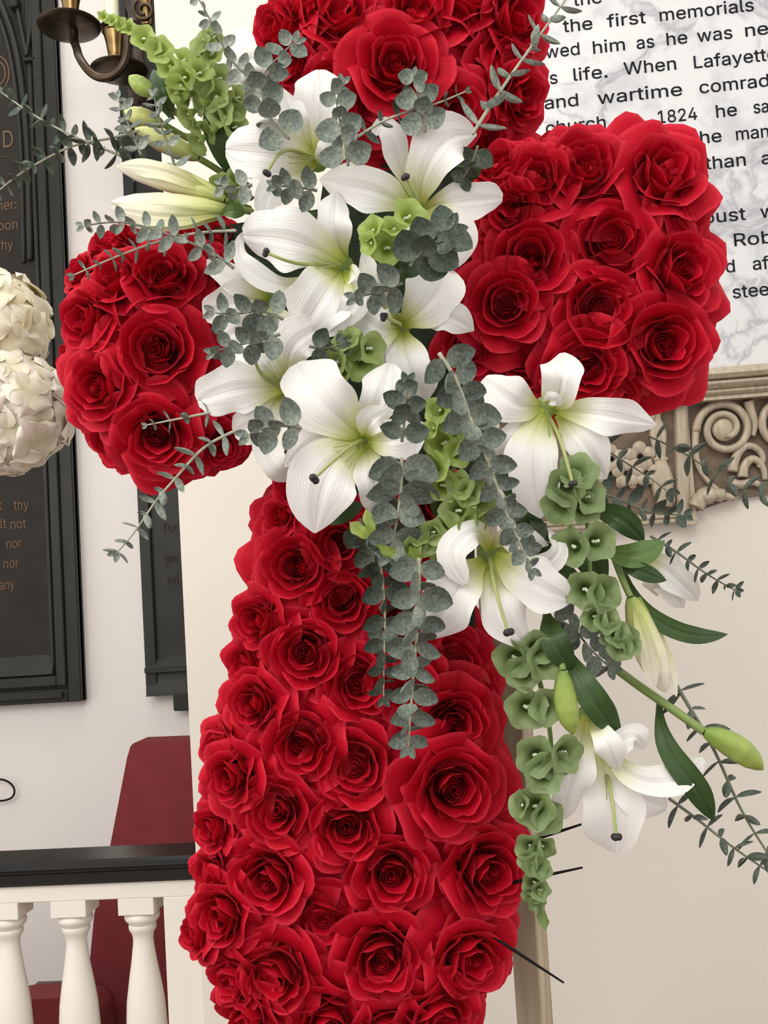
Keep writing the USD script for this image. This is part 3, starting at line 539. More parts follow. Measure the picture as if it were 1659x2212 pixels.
#==LILIES==
def tepal_mesh(way, wpx, D, tilt=0.0, cup=0.25, wave=0.13, blunt=False, seed=0, dd=None, nv=22, nu=11):
    n = len(way)
    if dd is None: dd = {2: (0.02, 0.0), 3: (0.03, -0.006, 0.012), 4: (0.03, 0.0, -0.01, 0.012), 5: (0.03, 0.0, -0.012, -0.006, 0.012)}[n]
    c = spline([P(x, y, D+e) for (x, y), e in zip(way, dd)], nv); T = tangents(c)
    kv = [0, .12, .3, .52, .72, .87, .95, 1.0]; kw = [.2, .34, .72, 1, .98, .80, .58, .22] if blunt else [.2, .34, .72, 1, .90, .60, .34, .03]
    v = np.linspace(0, 1, nv); hw = np.interp(v, kv, kw)
    k = np.ones(3)/3; hw2 = np.convolve(np.r_[hw[0], hw, hw[-1]], k, 'valid'); hw2[-1] = hw[-1]; hw = hw2*wpx/2*D/F
    V = []; rs = np.random.RandomState(seed); ph = rs.rand(4)*6.28; last = None
    for i in range(nv):
        vd = c[i]-C; vd /= np.linalg.norm(vd)
        w = np.cross(T[i], vd); L = np.linalg.norm(w)
        if last is not None and L < 0.35: w = last-T[i]*(last@T[i])
        w /= np.linalg.norm(w)
        if last is not None and w@last < 0: w = -w
        last = w
        nrm = np.cross(w, T[i]); nrm = -nrm if nrm@vd > 0 else nrm
        a = math.radians(tilt); w2 = math.cos(a)*w+math.sin(a)*nrm; n2 = -math.sin(a)*w+math.cos(a)*nrm
        for j in range(nu):
            u_ = -1+2*j/(nu-1); s = min(1, v[i]*1.6)
            off = cup*hw[i]*(u_*u_)*(1.2-1.5*v[i])-0.13*hw[i]*math.exp(-(u_/.13)**2)+0.05*hw[i]*math.exp(-((abs(u_)-.22)/.1)**2)+wave*hw[i]*u_*abs(u_)*math.sin(7*v[i]+ph[0]+(1.3 if u_ > 0 else 0))*2*s
            rip = 1+0.05*wave/0.06*math.sin(13*v[i]+ph[1 if u_ > 0 else 2])*s*abs(u_)
            V.append(c[i]+w2*hw[i]*u_*rip+n2*off)
    return np.array(V), grid_faces(nu, nv), grid_uv(nu, nv)
def lily(label, D, centre, tepals, pistil=None, filaments=3, scale_st=1.0):
    t = thing('white_lily', label, 'lily', 'white lilies of the spray'); s = abs(hash(label)) % 1000 if False else len(label)*7
    for i, tp in enumerate(tepals):
        way, w = tp[0], tp[1]; kw = tp[2] if len(tp) > 2 else {}
        V, f, uv = tepal_mesh(way, w, D+kw.pop('d', 0.0), seed=s+i, **kw); obj('petal', (V, f), 'lily_petal', t, smooth=True, uv=uv)
    cx, cy = centre
    if pistil:
        n = len(pistil); c = spline([P(x, y, D+0.028-0.062*min(1, 1.7*i/(n-1))) for i, (x, y) in enumerate(pistil)], 24)
        ps = obj('pistil', tube(c, np.linspace(0.0022, 0.0016, 24), 8), 'pistil_green', t, smooth=True)
        e = c[-1]; T = tangents(c)[-1]; a = np.cross(T, FW); a /= np.linalg.norm(a); b = np.cross(T, a); ms = []
        for k in range(3):
            w = 2*math.pi*k/3; q = trimesh.creation.icosphere(2, 0.0030*scale_st); q.apply_translation(e+0.0020*scale_st*(math.cos(w)*a+math.sin(w)*b)); ms.append(q)
        obj('stigma', cat(*ms), 'stigma', ps, smooth=True, label='dark brown stigma')
        p1_, p2_ = pistil[0], pistil[min(2, n-1)]
        for k in range(filaments):
            o = (k-(filaments-1)/2)*14; m1 = (p1_[0]*.5+p2_[0]*.5, p1_[1]*.5+p2_[1]*.5); dx, dy = p2_[0]-p1_[0], p2_[1]-p1_[1]; L = math.hypot(dx, dy)+1e-6
            e_ = (p1_[0]+dx/L*62-dy/L*o, p1_[1]+dy/L*62+dx/L*o)
            obj('filament', tube(spline([P(*p1_, D+.03), P((p1_[0]+e_[0])/2, (p1_[1]+e_[1])/2+2, D+.004), P(*e_, D+.002)], 12), np.linspace(.0011, .0005, 12), 6), 'pistil_green', t, smooth=True)
    c = spline([P(cx, cy, D+0.044), P(cx, cy, D+0.058), P(cx, cy, D+0.085)], 10)
    obj('flower_tube', tube(c, np.linspace(0.012, 0.004, 10), 12), 'stem_green', t, smooth=True)
lily('white lily with a blunt upright petal, topmost of the open lilies', 1.025, (686, 347), [
  ([(688, 342), (690, 240), (690, 150)], 122, dict(blunt=True, cup=.3, dd=(.03, .01, .02))), ([(674, 335), (640, 262), (600, 185)], 62, dict(blunt=True, tilt=25)),
  ([(684, 347), (590, 330), (487, 322)], 128, dict(blunt=True, cup=.1, dd=(.03, -.008, .0))), ([(678, 358), (600, 400), (572, 440), (582, 492)], 66, dict(dd=(.03, .0, -.006, .0))),
  ([(684, 345), (735, 310), (770, 275)], 70, {}), ([(690, 355), (705, 325), (722, 300)], 48, dict(d=-.01))], [(686, 342), (640, 326), (598, 338), (576, 374)])
lily('white lily at the upper right whose broad petal curls over, stigma pointing up', 1.02, (903, 445), [
  ([(903, 448), (915, 375), (950, 310), (1030, 292)], 118, dict(cup=.15, dd=(.03, -.005, -.02, .01), tilt=-10)), ([(895, 425), (862, 350), (843, 290), (822, 272), (803, 300)], 58, dict(tilt=15, dd=(.03, .01, .0, .004, .01))),
  ([(895, 452), (800, 408), (690, 388)], 100, dict(cup=.15)), ([(915, 455), (985, 435), (1086, 428)], 80, dict(blunt=True, d=.015)), ([(905, 465), (985, 490), (975, 580)], 82, dict(blunt=True, d=.01, dd=(.02, -.005, .0))), ([(890, 462), (860, 515), (848, 565)], 62, dict(d=.012))],
  [(903, 445), (892, 412), (876, 382)])
lily('white lily with a long stigma pointing left, between the topmost and the shaded lilies', 1.005, (740, 575), [
  ([(742, 570), (640, 520), (525, 508)], 130, dict(blunt=True, cup=.12, tilt=-8)), ([(700, 580), (590, 612), (522, 560), (528, 500)], 48, dict(d=.01, tilt=25)), ([(735, 585), (690, 645), (650, 715)], 138, dict(cup=.15, blunt=True, d=.004)),
  ([(746, 560), (722, 490), (726, 412)], 80, dict(d=.006)), ([(755, 580), (772, 605), (786, 632)], 48, dict(tilt=40)), ([(745, 590), (768, 650), (705, 728)], 60, dict(d=.01, dd=(.02, -.01, .0))), ([(740, 590), (775, 640), (790, 700)], 78, dict(d=.014))],
  [(736, 571), (660, 571), (600, 556), (575, 545)])
lily('white lily right of centre with a short stigma and three open lobes', 1.025, (866, 700), [
  ([(868, 700), (925, 650), (965, 578)], 122, dict(blunt=True, cup=.15)), ([(885, 702), (960, 680), (1024, 715)], 74, dict(d=.008)), ([(862, 708), (815, 705), (770, 660)], 88, dict(blunt=True)), ([(862, 695), (808, 615), (783, 540)], 52, dict(d=.01)),
  ([(870, 715), (885, 790), (918, 865)], 100, dict(blunt=True, d=.004)), ([(862, 715), (830, 770), (805, 800)], 70, dict(d=.01))], [(862, 702), (848, 692), (829, 684)], 5)
lily('white lily lying to the left beside the left rose arm, stigma curving up', 1.01, (610, 838), [
  ([(614, 838), (515, 838), (426, 866)], 112, dict(blunt=True, cup=.18)), ([(602, 850), (565, 905), (505, 935)], 92, dict(blunt=True, d=.010)), ([(612, 835), (560, 790), (500, 760)], 78, dict(d=.008)), ([(622, 825), (632, 745), (705, 700)], 96, dict(blunt=True, cup=.2, d=.004)),
  ([(585, 905), (575, 965), (595, 1010), (624, 1040)], 62, dict(d=.016)), ([(618, 845), (640, 890), (650, 940)], 60, dict(d=.014)), ([(600, 830), (540, 800), (480, 800)], 60, dict(d=.02))], [(610, 835), (565, 808), (546, 762), (537, 724)])
lily('largest white lily, low in the middle, its pointed petal over the red stem', 0.985, (787, 947), [
  ([(785, 945), (705, 872), (640, 785)], 142, dict(blunt=True, cup=.2)), ([(792, 935), (822, 855), (842, 785)], 92, dict(blunt=True, d=.008)), ([(788, 945), (806, 905), (842, 882)], 62, dict(d=-.004, cup=.4)), ([(795, 950), (865, 945), (920, 915)], 98, dict(cup=.2)),
  ([(782, 955), (700, 1030), (680, 1152)], 160, dict(cup=.15, wave=.04)), ([(790, 960), (806, 1040), (815, 1118)], 82, dict(d=.008)), ([(775, 950), (690, 942), (615, 1010)], 66, dict(d=.014))], [(785, 950), (737, 980), (678, 1034)], 5, 1.2)
lily('white lily half hidden at the left behind the long-stigma lily', 1.05, (575, 650), [
  ([(580, 645), (510, 605), (447, 560)], 70, dict(tilt=15)), ([(580, 650), (510, 650), (443, 688)], 86, dict(blunt=True)), ([(575, 660), (520, 710), (470, 735)], 80, {}), ([(585, 655), (590, 720), (560, 760)], 80, {})], [(540, 690), (490, 695), (464, 712)], 0)
lily('white lily hanging open below the right rose arm, above the bells of Ireland', 1.0, (1178, 880), [
  ([(1195, 885), (1205, 855), (1213, 815), (1213, 762)], 88, dict(blunt=True, dd=(.03, -.004, -.02, .01))), ([(1180, 872), (1195, 862), (1210, 878)], 36, dict(d=-.02, tilt=30)), ([(1168, 878), (1110, 868), (1046, 816)], 96, dict(blunt=True)), ([(1195, 885), (1300, 895), (1418, 918)], 84, dict(cup=.2)),
  ([(1178, 885), (1150, 985), (1168, 1120)], 122, dict(cup=.15)), ([(1160, 900), (1105, 955), (1062, 1005)], 76, dict(d=.01, blunt=True)), ([(1205, 895), (1258, 950), (1310, 1035)], 92, dict(d=.008))], [(1180, 890), (1215, 965), (1237, 1045)])
lily('white lily right of the red stem facing down, with a long straight green stigma', 0.99, (1055, 1195), [
  ([(1055, 1192), (1012, 1152), (980, 1190), (1005, 1262)], 66, dict(blunt=True, dd=(.03, -.012, -.016, -.01), tilt=15)), ([(1045, 1210), (985, 1275), (925, 1378)], 118, dict(blunt=True, cup=.15)), ([(1062, 1220), (1085, 1320), (1140, 1398)], 98, dict(d=.006)),
  ([(1068, 1200), (1150, 1255), (1240, 1298)], 112, dict(cup=.2)), ([(1060, 1185), (1105, 1158), (1185, 1178)], 48, dict(d=.012)), ([(1080, 1180), (1150, 1226), (1206, 1190), (1185, 1142)], 56, dict(d=.014, tilt=30))], [(1058, 1205), (1075, 1290), (1098, 1366)], 3, 1.2)
lily('white lily at the lower right seen from its side, trumpet hanging down', 1.02, (1265, 1550), [
  ([(1264, 1546), (1245, 1650), (1212, 1770)], 86, dict(tilt=-20, blunt=True)), ([(1272, 1550), (1310, 1600), (1337, 1668)], 62, dict(d=-.02)), ([(1325, 1660), (1345, 1600), (1368, 1590), (1392, 1618)], 56, dict(d=-.015, blunt=True, dd=(.01, 0, 0, .01))),
  ([(1285, 1590), (1318, 1720), (1330, 1840)], 132, dict(blunt=True, d=.012)), ([(1300, 1600), (1345, 1660), (1420, 1690), (1522, 1642)], 66, dict(blunt=True, dd=(.02, .0, 0, .01))), ([(1300, 1620), (1360, 1700), (1440, 1745)], 100, dict(blunt=True, d=.014)), ([(1262, 1560), (1222, 1680), (1205, 1750)], 60, dict(d=.03))],
  [(1308, 1665), (1324, 1740), (1331, 1808)], 2, 1.2)
lily('faded white lily hanging behind the green leaves at the right', 1.1, (1390, 1205), [
  ([(1385, 1200), (1440, 1230), (1508, 1298)], 70, {}), ([(1388, 1205), (1440, 1262), (1477, 1314)], 60, dict(d=.01)), ([(1385, 1210), (1408, 1252), (1420, 1288)], 44, dict(d=.006)), ([(1385, 1200), (1430, 1205), (1470, 1230)], 50, dict(d=.02))])
lily('pale lily seen from behind at the upper left, beside the rose cross', 1.1, (548, 185), [
  ([(550, 190), (528, 120), (500, 74)], 76, dict(blunt=True)), ([(552, 195), (555, 150), (540, 100)], 50, {}), ([(545, 195), (520, 180), (490, 175)], 50, {})])
lily('small white lily petals peeping out between the bells of Ireland at the upper left', 1.06, (440, 225), [
  ([(445, 222), (425, 205), (404, 192)], 34, dict(dd=(.01, 0, 0))), ([(442, 228), (430, 215), (424, 196)], 24, dict(dd=(.01, 0, 0)))])

# ---- buds with stems and leaves
def bud_mesh(way, wpx, D, grooves=3, n=26, k=18, dd=0.0):
    c = spline([P(x, y, D+dd*i/(len(way)-1)) for i, (x, y) in enumerate(way)], n); T = tangents(c); v = np.linspace(0, 1, n)
    r = np.interp(v, [0, .06, .2, .4, .6, .8, .93, 1], [.28, .5, .78, .97, 1, .78, .42, .1])*wpx/2*D/F
    a = np.cross(T[0], FW); a /= np.linalg.norm(a); V = []
    for i in range(n):
        a = a-T[i]*(a@T[i]); a /= np.linalg.norm(a); b = np.cross(T[i], a)
        for q in range(k):
            w = 2*math.pi*q/k; rr = r[i]*(1-0.13*abs(math.cos(grooves*w/2))**6); V.append(c[i]+rr*(math.cos(w)*a+math.sin(w)*b))
    uv = np.stack([np.tile(np.arange(k)/k, n), np.repeat(v, k)], 1); return (np.array(V), grid_faces(k, n, True)), uv
def bud(label, D, way, w, m, stem=None, leaves=(), open_=None, stemr=.0035):
    t = thing('lily_bud', label, 'lily bud', 'lily buds of the spray'); g, uv = bud_mesh(way, w, D); obj('bud', g, m, t, smooth=True, uv=uv)
    if open_:
        for wy, ww, kw in open_: V, f, uv = tepal_mesh(wy, ww, D, **kw); obj('petal', (V, f), m, t, smooth=True, uv=uv)
    if stem: obj('stem', tube(spline([P(x, y, D+.012*i) for i, (x, y) in enumerate(stem)], 16), stemr, 8), 'stem_green', t, smooth=True)
    for wy, ww, mm, kw in leaves: V, f, uv = tepal_mesh(wy, ww, D, **kw); obj('leaf', (V, f), mm, t, smooth=True, uv=uv)
def leafkw(**k): return dict(dict(wave=.04, cup=.35), **k)
bud('small closed green lily bud beside the candelabrum', 1.06, [(338, 202), (308, 188), (279, 164)], 40, 'green_bud', [(338, 202), (360, 225), (400, 258)], [([(372, 258), (352, 205), (330, 150)], 48, 'lily_leaf', leafkw())])
bud('pale yellow lily bud behind the two short eucalyptus twigs', 1.08, [(352, 268), (310, 256), (268, 240)], 44, 'olive_bud', [(352, 268), (390, 290), (440, 318)])
bud('olive yellow lily bud, lower of the two behind the short eucalyptus twigs', 1.06, [(430, 342), (365, 312), (292, 278)], 48, 'olive_bud', [(430, 342), (460, 360), (490, 380)], [([(505, 390), (478, 300), (460, 215)], 70, 'lily_leaf', leafkw(d_=0) if False else leafkw())])
bud('long creamy lily bud starting to open, upper of the two pointing left', 1.03, [(486, 432), (400, 398), (252, 360)], 58, 'lily_bud', [(486, 432), (510, 440), (540, 452)], (), [([(470, 425), (360, 372), (250, 358)], 40, dict(dd=(.0, -.02, -.01)))])
bud('long creamy lily bud starting to open, lower of the two pointing left', 1.02, [(492, 452), (400, 446), (242, 436)], 52, 'lily_bud', [(492, 452), (515, 452), (545, 458)], [([(478, 462), (505, 455), (530, 462)], 34, 'pale_leaf', leafkw(dd=(0, -.01, 0)))], [([(480, 460), (380, 468), (236, 448)], 48, dict(dd=(.0, -.012, -.006))), ([(480, 470), (390, 482), (265, 482)], 34, dict(dd=(.01, .0, 0.0)))])
bud('creamy lily bud hanging at the right, just opening at its tip', 1.03, [(1362, 1290), (1395, 1380), (1438, 1495)], 70, 'lily_bud', [(1362, 1290), (1340, 1240), (1322, 1190)], [([(1345, 1225), (1395, 1320), (1470, 1365), (1572, 1370)], 42, 'lily_leaf', leafkw()), ([(1330, 1205), (1380, 1232), (1440, 1254)], 40, 'lily_leaf', leafkw()), ([(1300, 1185), (1370, 1200), (1436, 1168)], 58, 'pale_leaf', leafkw())],
    [([(1380, 1290), (1420, 1390), (1462, 1505)], 44, dict(dd=(.0, .0, .004))), ([(1366, 1300), (1395, 1390), (1415, 1490)], 40, dict(dd=(-.004, -.02, -.012)))])
bud('closed green lily bud hanging beside the bells of Ireland', 1.0, [(1216, 1448), (1222, 1510), (1238, 1586)], 54, 'green_bud', [(1216, 1448), (1210, 1410), (1205, 1360)], [([(1222, 1400), (1275, 1500), (1342, 1592)], 66, 'lily_leaf', leafkw()), ([(1180, 1320), (1200, 1390), (1240, 1450)], 62, 'lily_leaf', leafkw())])
bud('plump green lily bud on a long bare stem at the far right', 1.03, [(1520, 1580), (1585, 1610), (1648, 1662)], 60, 'green_bud', [(1520, 1580), (1450, 1530), (1385, 1485), (1322, 1438)], [([(1424, 1520), (1440, 1610), (1495, 1690), (1542, 1774)], 58, 'lily_leaf', leafkw())], stemr=.0045)
lf_ = thing('lily_leaf_sprig', 'dark green lily leaves between the two right hand lilies', 'leaf')
for wy, ww, d in (([(1270, 1100), (1340, 1120), (1392, 1170)], 56, 1.05), ([(1180, 1230), (1215, 1255), (1235, 1310)], 78, 1.05), ([(1120, 1130), (1150, 1150), (1180, 1130)], 60, 1.06), ([(1100, 1050), (1130, 1110), (1190, 1170)], 50, 1.07), ([(1150, 1170), (1185, 1210), (1200, 1250)], 60, 1.07), ([(1240, 1150), (1270, 1200), (1310, 1260)], 70, 1.08), ([(1085, 1010), (1110, 1060), (1150, 1080)], 40, 1.07)):
    V, f, uv = tepal_mesh(wy, ww, d, **leafkw()); obj('leaf', (V, f), 'lily_leaf', lf_, smooth=True, uv=uv)
lf_ = thing('lily_leaf_sprig', 'dark green leaves showing in the gap at the middle of the lilies', 'leaf')
for wy, ww, d in (([(780, 520), (830, 560), (870, 620)], 80, 1.06), ([(640, 740), (700, 740), (760, 790)], 80, 1.06), ([(560, 700), (590, 760), (600, 800)], 60, 1.06), ([(590, 470), (640, 490), (700, 460)], 70, 1.06), ([(660, 1085), (720, 1105), (785, 1090)], 62, 1.03), ([(930, 1010), (960, 1060), (940, 1120)], 70, 1.05), ([(1000, 330), (1010, 370), (1000, 400)], 60, 1.05), ([(520, 560), (560, 590), (590, 610)], 50, 1.06), ([(820, 560), (880, 580), (920, 570)], 70, 1.06), ([(690, 700), (760, 700), (800, 740)], 80, 1.07)):
    V, f, uv = tepal_mesh(wy, ww, d, **leafkw()); obj('leaf', (V, f), 'lily_leaf', lf_, smooth=True, uv=uv)

#==EUCALYPTUS==
def round_leaf(L, wr, cup, rs):
    """leaf in its own frame: x outward from the stem, y across, z its upper side"""
    nr_, nc = 4, 14; V = [(0.06*L, 0, 0)]; uv = [(0.5, 0)]; f = []
    ctr = 0.54*L
    V[0] = (ctr, 0, -cup*L*0.10); notch = rs.rand()*.1
    for j in range(1, nr_+1):
        q = j/nr_
        for i in range(nc):
            a = 2*math.pi*i/nc; x = math.cos(a); y = math.sin(a)
            rx = 0.46*L*(1+(0.08 if x < 0 else 0.20)*abs(x)**9); V.append((ctr+rx*q*x, 0.5*L*wr*q*y*(1-0.10*x), cup*L*0.25*q*q-cup*L*0.1-0.03*L*math.exp(-(y/.2)**2)*q)); uv.append((0.5+.5*y*q, 0.5+.5*x*q))
    for i in range(nc): f.append((0, 1+(i+1) % nc, 1+i))
    for j in range(nr_-1):
        for i in range(nc):
            a, b = 1+j*nc+i, 1+j*nc+(i+1) % nc; f += [(a, b, b+nc), (a, b+nc, a+nc)]
    return np.array(V), np.array(f), np.array(uv)
def eucalyptus(label, path, D, leaf, gap, face=0.55, wr=0.85, m='eucalyptus', stem='stem_grey', dd=0.0, taper=0.55, sr=0.0013, tipup=20, grouped='eucalyptus sprigs', start=0.0):
    t = thing('eucalyptus_sprig', label, 'eucalyptus', grouped); rs = np.random.RandomState(len(label)*31+len(path))
    n = 60; c = spline([P(x, y, D+dd*i/(len(path)-1)) for i, (x, y) in enumerate(path)], n); T = tangents(c)
    obj('stem', tube(c, np.linspace(sr*1.25, sr*.6, n), 7), stem, t, smooth=True)
    S = np.r_[0, np.cumsum(np.linalg.norm(np.diff(c, axis=0), axis=1))]; u_ = D/F; s = start*S[-1]+gap*u_*.4; k = 0
    while s < S[-1]*1.001:
        q = s/S[-1]; i = min(n-1, int(np.searchsorted(S, s))); p = c[i]; tt = T[i]
        vd = (p-C)/np.linalg.norm(p-C); w = np.cross(tt, vd); w /= max(np.linalg.norm(w), 1e-6); b = np.cross(w, tt)
        az0 = (0.25 if k % 2 == 0 else 1.05)*(1 if rs.rand() > .3 else -1)+(rs.rand()-.5)*0.5
        L0 = 1.0*leaf*u_*(1-(1-taper)*q**1.6)
        for sd in (0, math.pi):
            az = az0+sd; o = math.cos(az)*w+math.sin(az)*b
            tl = math.radians(tipup*(0.5+rs.rand())); o = math.cos(tl)*o+math.sin(tl)*tt
            nn = (1-face)*tt*0.9+face*(-vd)+0.55*(rs.rand(3)-.5); nn -= o*(nn@o); nn /= max(np.linalg.norm(nn), 1e-6); y = np.cross(nn, o)
            V, f, uv = round_leaf(L0*(0.88+0.24*rs.rand()), wr*(0.9+.2*rs.rand()), 0.5+0.5*rs.rand(), rs)
            obj('leaf', (p+V[:, :1]*o+V[:, 1:2]*y+V[:, 2:]*nn, f), m, t, smooth=True, uv=uv)
        s += gap*u_*(1-(1-taper)*0.7*q)*(0.9+.2*rs.rand()); k += 1
    # terminal leaflets
    for sd in (-1, 1):
        o = T[-1]+0.5*sd*np.cross(T[-1], FW); o /= np.linalg.norm(o); nn = -FW-o*(-FW@o); nn /= np.linalg.norm(nn)
        V, f, uv = round_leaf(leaf*u_*taper*.7, .6, .4, rs); obj('leaf', (c[-1]+V[:, :1]*o+V[:, 1:2]*np.cross(nn, o)+V[:, 2:]*nn, f), m, t, smooth=True, uv=uv)
E_ = eucalyptus
E_('grey eucalyptus sprig rising at the top left, its tip cut by the top edge', [(580, 215), (545, 175), (500, 130), (470, 75), (447, 30), (425, -10)], 1.02, 42, 36, .6, .8, 'eucalyptus_pale')
E_('eucalyptus sprig with large round leaves left of the upright lily petal', [(625, 300), (588, 262), (568, 215), (572, 160), (600, 125), (635, 92)], 0.99, 54, 40, .8, .92, taper=.7)
E_('eucalyptus sprig standing up over the right of the topmost lily', [(752, 358), (745, 310), (735, 265), (728, 225), (738, 183)], 0.985, 56, 33, .85, .95, taper=.6)
E_('upright eucalyptus sprig before the roses of the upper arm', [(918, 285), (912, 245), (903, 205), (893, 165)], 0.99, 54, 31, .85, .95, taper=.55)
E_('thin eucalyptus twig with sparse leaves crossing the upper roses', [(772, 296), (850, 252), (930, 228), (1005, 198)], 1.0, 36, 40, .35, .6, 'eucalyptus_dark', 'stem_pale')
E_('pale eucalyptus sprig slanting across the deep red roses at the upper right', [(1020, 290), (1075, 205), (1145, 105), (1225, -5)], 0.985, 56, 42, .25, .6, 'eucalyptus_pale', 'stem_pale', taper=.75, sr=.0016)
E_('short eucalyptus tuft lying under the topmost lily', [(685, 412), (650, 405), (597, 402)], 0.965, 54, 27, .85, .75, taper=.6)
E_('long dark eucalyptus twig reaching to the left edge, upper of two', [(330, 368), (230, 324), (140, 285), (60, 240), (4, 200)], 1.06, 46, 34, .35, .6, 'eucalyptus_dark', 'stem_pale')
E_('long dark eucalyptus twig drooping to the left edge, lower of two', [(300, 282), (230, 300), (175, 310), (95, 345), (40, 378), (-12, 420)], 1.05, 44, 34, .45, .65, 'eucalyptus_dark', 'stem_pale')
E_('short blue grey eucalyptus twig before the yellow bud, left of two', [(305, 335), (285, 285), (270, 250), (255, 212)], 1.02, 36, 24, .45, .6, 'eucalyptus_pale', taper=.7)
E_('short blue grey eucalyptus twig before the yellow bud, right of two', [(382, 375), (362, 310), (345, 262), (333, 208)], 1.02, 38, 26, .45, .6, 'eucalyptus_pale', taper=.7)
E_('pale eucalyptus sprig along the top of the left rose arm, upper one', [(505, 580), (465, 550), (400, 520), (320, 492), (250, 480), (182, 488)], 0.985, 46, 34, .75, .6, 'eucalyptus_pale', taper=.6)
E_('thin eucalyptus twig along the top of the left rose arm, lower one', [(510, 498), (440, 502), (350, 520), (255, 553), (160, 594)], 1.0, 36, 36, .2, .45, 'eucalyptus', 'stem_pale', taper=.6)
E_('eucalyptus sprig before the left lilies, upper of two', [(612, 690), (560, 672), (510, 678), (465, 676)], 0.965, 60, 32, .85, .7, taper=.65)
E_('eucalyptus sprig before the left lilies, lower of two', [(605, 722), (560, 735), (515, 745), (463, 760)], 0.962, 54, 28, .85, .8, taper=.6)
E_('eucalyptus tuft at the left of the largest lily', [(650, 925), (610, 920), (575, 925), (538, 938)], 0.955, 58, 28, .85, .75, taper=.75)
E_('thin eucalyptus twig before the lower roses of the left arm', [(470, 888), (400, 902), (318, 918)], 1.02, 34, 44, .3, .5, 'eucalyptus', 'stem_pale')
E_('long eucalyptus sprig drooping below the left rose arm', [(505, 932), (440, 968), (395, 1015), (335, 1085), (290, 1150), (256, 1190)], 1.0, 44, 36, .35, .55, 'eucalyptus_pale', 'stem_pale', taper=.8)
E_('eucalyptus tuft left of the short-stigma lily', [(870, 612), (825, 628), (770, 642)], 0.975, 58, 28, .85, .75, taper=.65)
E_('dark eucalyptus tuft with broad leaves before the upper right lily', [(885, 575), (925, 535), (968, 500)], 0.965, 66, 24, .95, .95, 'eucalyptus_dark', taper=.9)
E_('eucalyptus strand with the broadest leaves hanging below the largest lily', [(868, 985), (867, 1040), (862, 1095), (852, 1150), (846, 1185)], 0.985, 78, 26, .62, .85, 'eucalyptus', 'stem_pale', taper=.8, sr=.0018)
E_('dark upright eucalyptus tuft over the right of the largest lily', [(868, 955), (874, 900), (880, 830)], 0.94, 56, 34, .95, .9, 'eucalyptus_dark', taper=.7)
E_('long eucalyptus sprig running down right of the lilies to the lower right lily', [(948, 762), (982, 815), (1015, 900), (1050, 985), (1090, 1095), (1130, 1190), (1148, 1228)], 0.965, 66, 33, .7, .85, 'eucalyptus', 'stem_pale', taper=.55, sr=.0018)
E_('shorter of the two eucalyptus strands hanging down the red stem', [(820, 1200), (828, 1270), (832, 1340), (830, 1420), (829, 1505)], 1.0, 56, 31, .6, .82, 'eucalyptus_dark', 'stem_pale', taper=.6)
E_('longer of the two eucalyptus strands hanging down the red stem', [(905, 1205), (904, 1300), (898, 1400), (890, 1500), (882, 1610)], 0.965, 66, 31, .65, .85, 'eucalyptus', 'stem_pale', taper=.65, sr=.0017)
E_('eucalyptus twig with small dark leaves before the carved bracket', [(1285, 1060), (1340, 1080), (1400, 1105), (1475, 1112)], 1.08, 44, 30, .5, .7, 'eucalyptus_dark', taper=.75)
E_('eucalyptus twig pointing right over the beige wall below the bracket', [(1405, 1158), (1465, 1195), (1520, 1235), (1588, 1275)], 1.08, 34, 28, .3, .5, 'eucalyptus_dark', taper=.75)
E_('thin grey eucalyptus twig before the carved flowers', [(1285, 955), (1340, 992), (1400, 1030), (1440, 1060)], 1.22, 44, 38, .2, .35, 'eucalyptus_dark', taper=.9, sr=.001)
E_('thin grey eucalyptus twig before the carved scroll, reaching the right edge', [(1400, 942), (1470, 975), (1540, 1020), (1610, 1058), (1672, 1072)], 1.22, 48, 36, .25, .4, 'eucalyptus_dark', taper=.9, sr=.001)
E_('long narrow leaved eucalyptus branch at the lower right, upper of two', [(1455, 1470), (1500, 1545), (1545, 1625), (1596, 1738), (1670, 1860)], 1.05, 52, 46, .15, .38, 'eucalyptus_dark', 'stem_grey', taper=.9, sr=.0018)
E_('long narrow leaved eucalyptus branch at the lower right, lower of two', [(1445, 1725), (1500, 1765), (1570, 1820), (1668, 1888)], 1.05, 48, 40, .2, .4, 'eucalyptus_dark', 'stem_grey', taper=.85, sr=.0014)
E_('eucalyptus tuft below the right lily, next to the bright green bells', [(1185, 1335), (1230, 1352), (1270, 1395), (1315, 1440)], 1.03, 52, 32, .75, .8, taper=.8)
E_('eucalyptus leaves in the shadow under the curled petals at the centre', [(668, 748), (700, 752), (740, 742)], 1.0, 48, 32, .8, .8, 'eucalyptus_dark')
E_('dark eucalyptus leaves behind the hanging strand at the top of the stem', [(778, 1120), (795, 1160), (808, 1205), (812, 1240)], 1.01, 58, 36, .75, .9, 'eucalyptus_dark')
E_('eucalyptus leaves right of the curled lily petal at the upper right', [(1032, 315), (1020, 350), (1000, 385)], 1.02, 46, 34, .8, .9, 'eucalyptus_dark')
E_('pale eucalyptus tuft under the white buds at the left', [(545, 400), (520, 405), (495, 412), (478, 398)], 1.0, 42, 30, .8, .75, 'eucalyptus_pale')

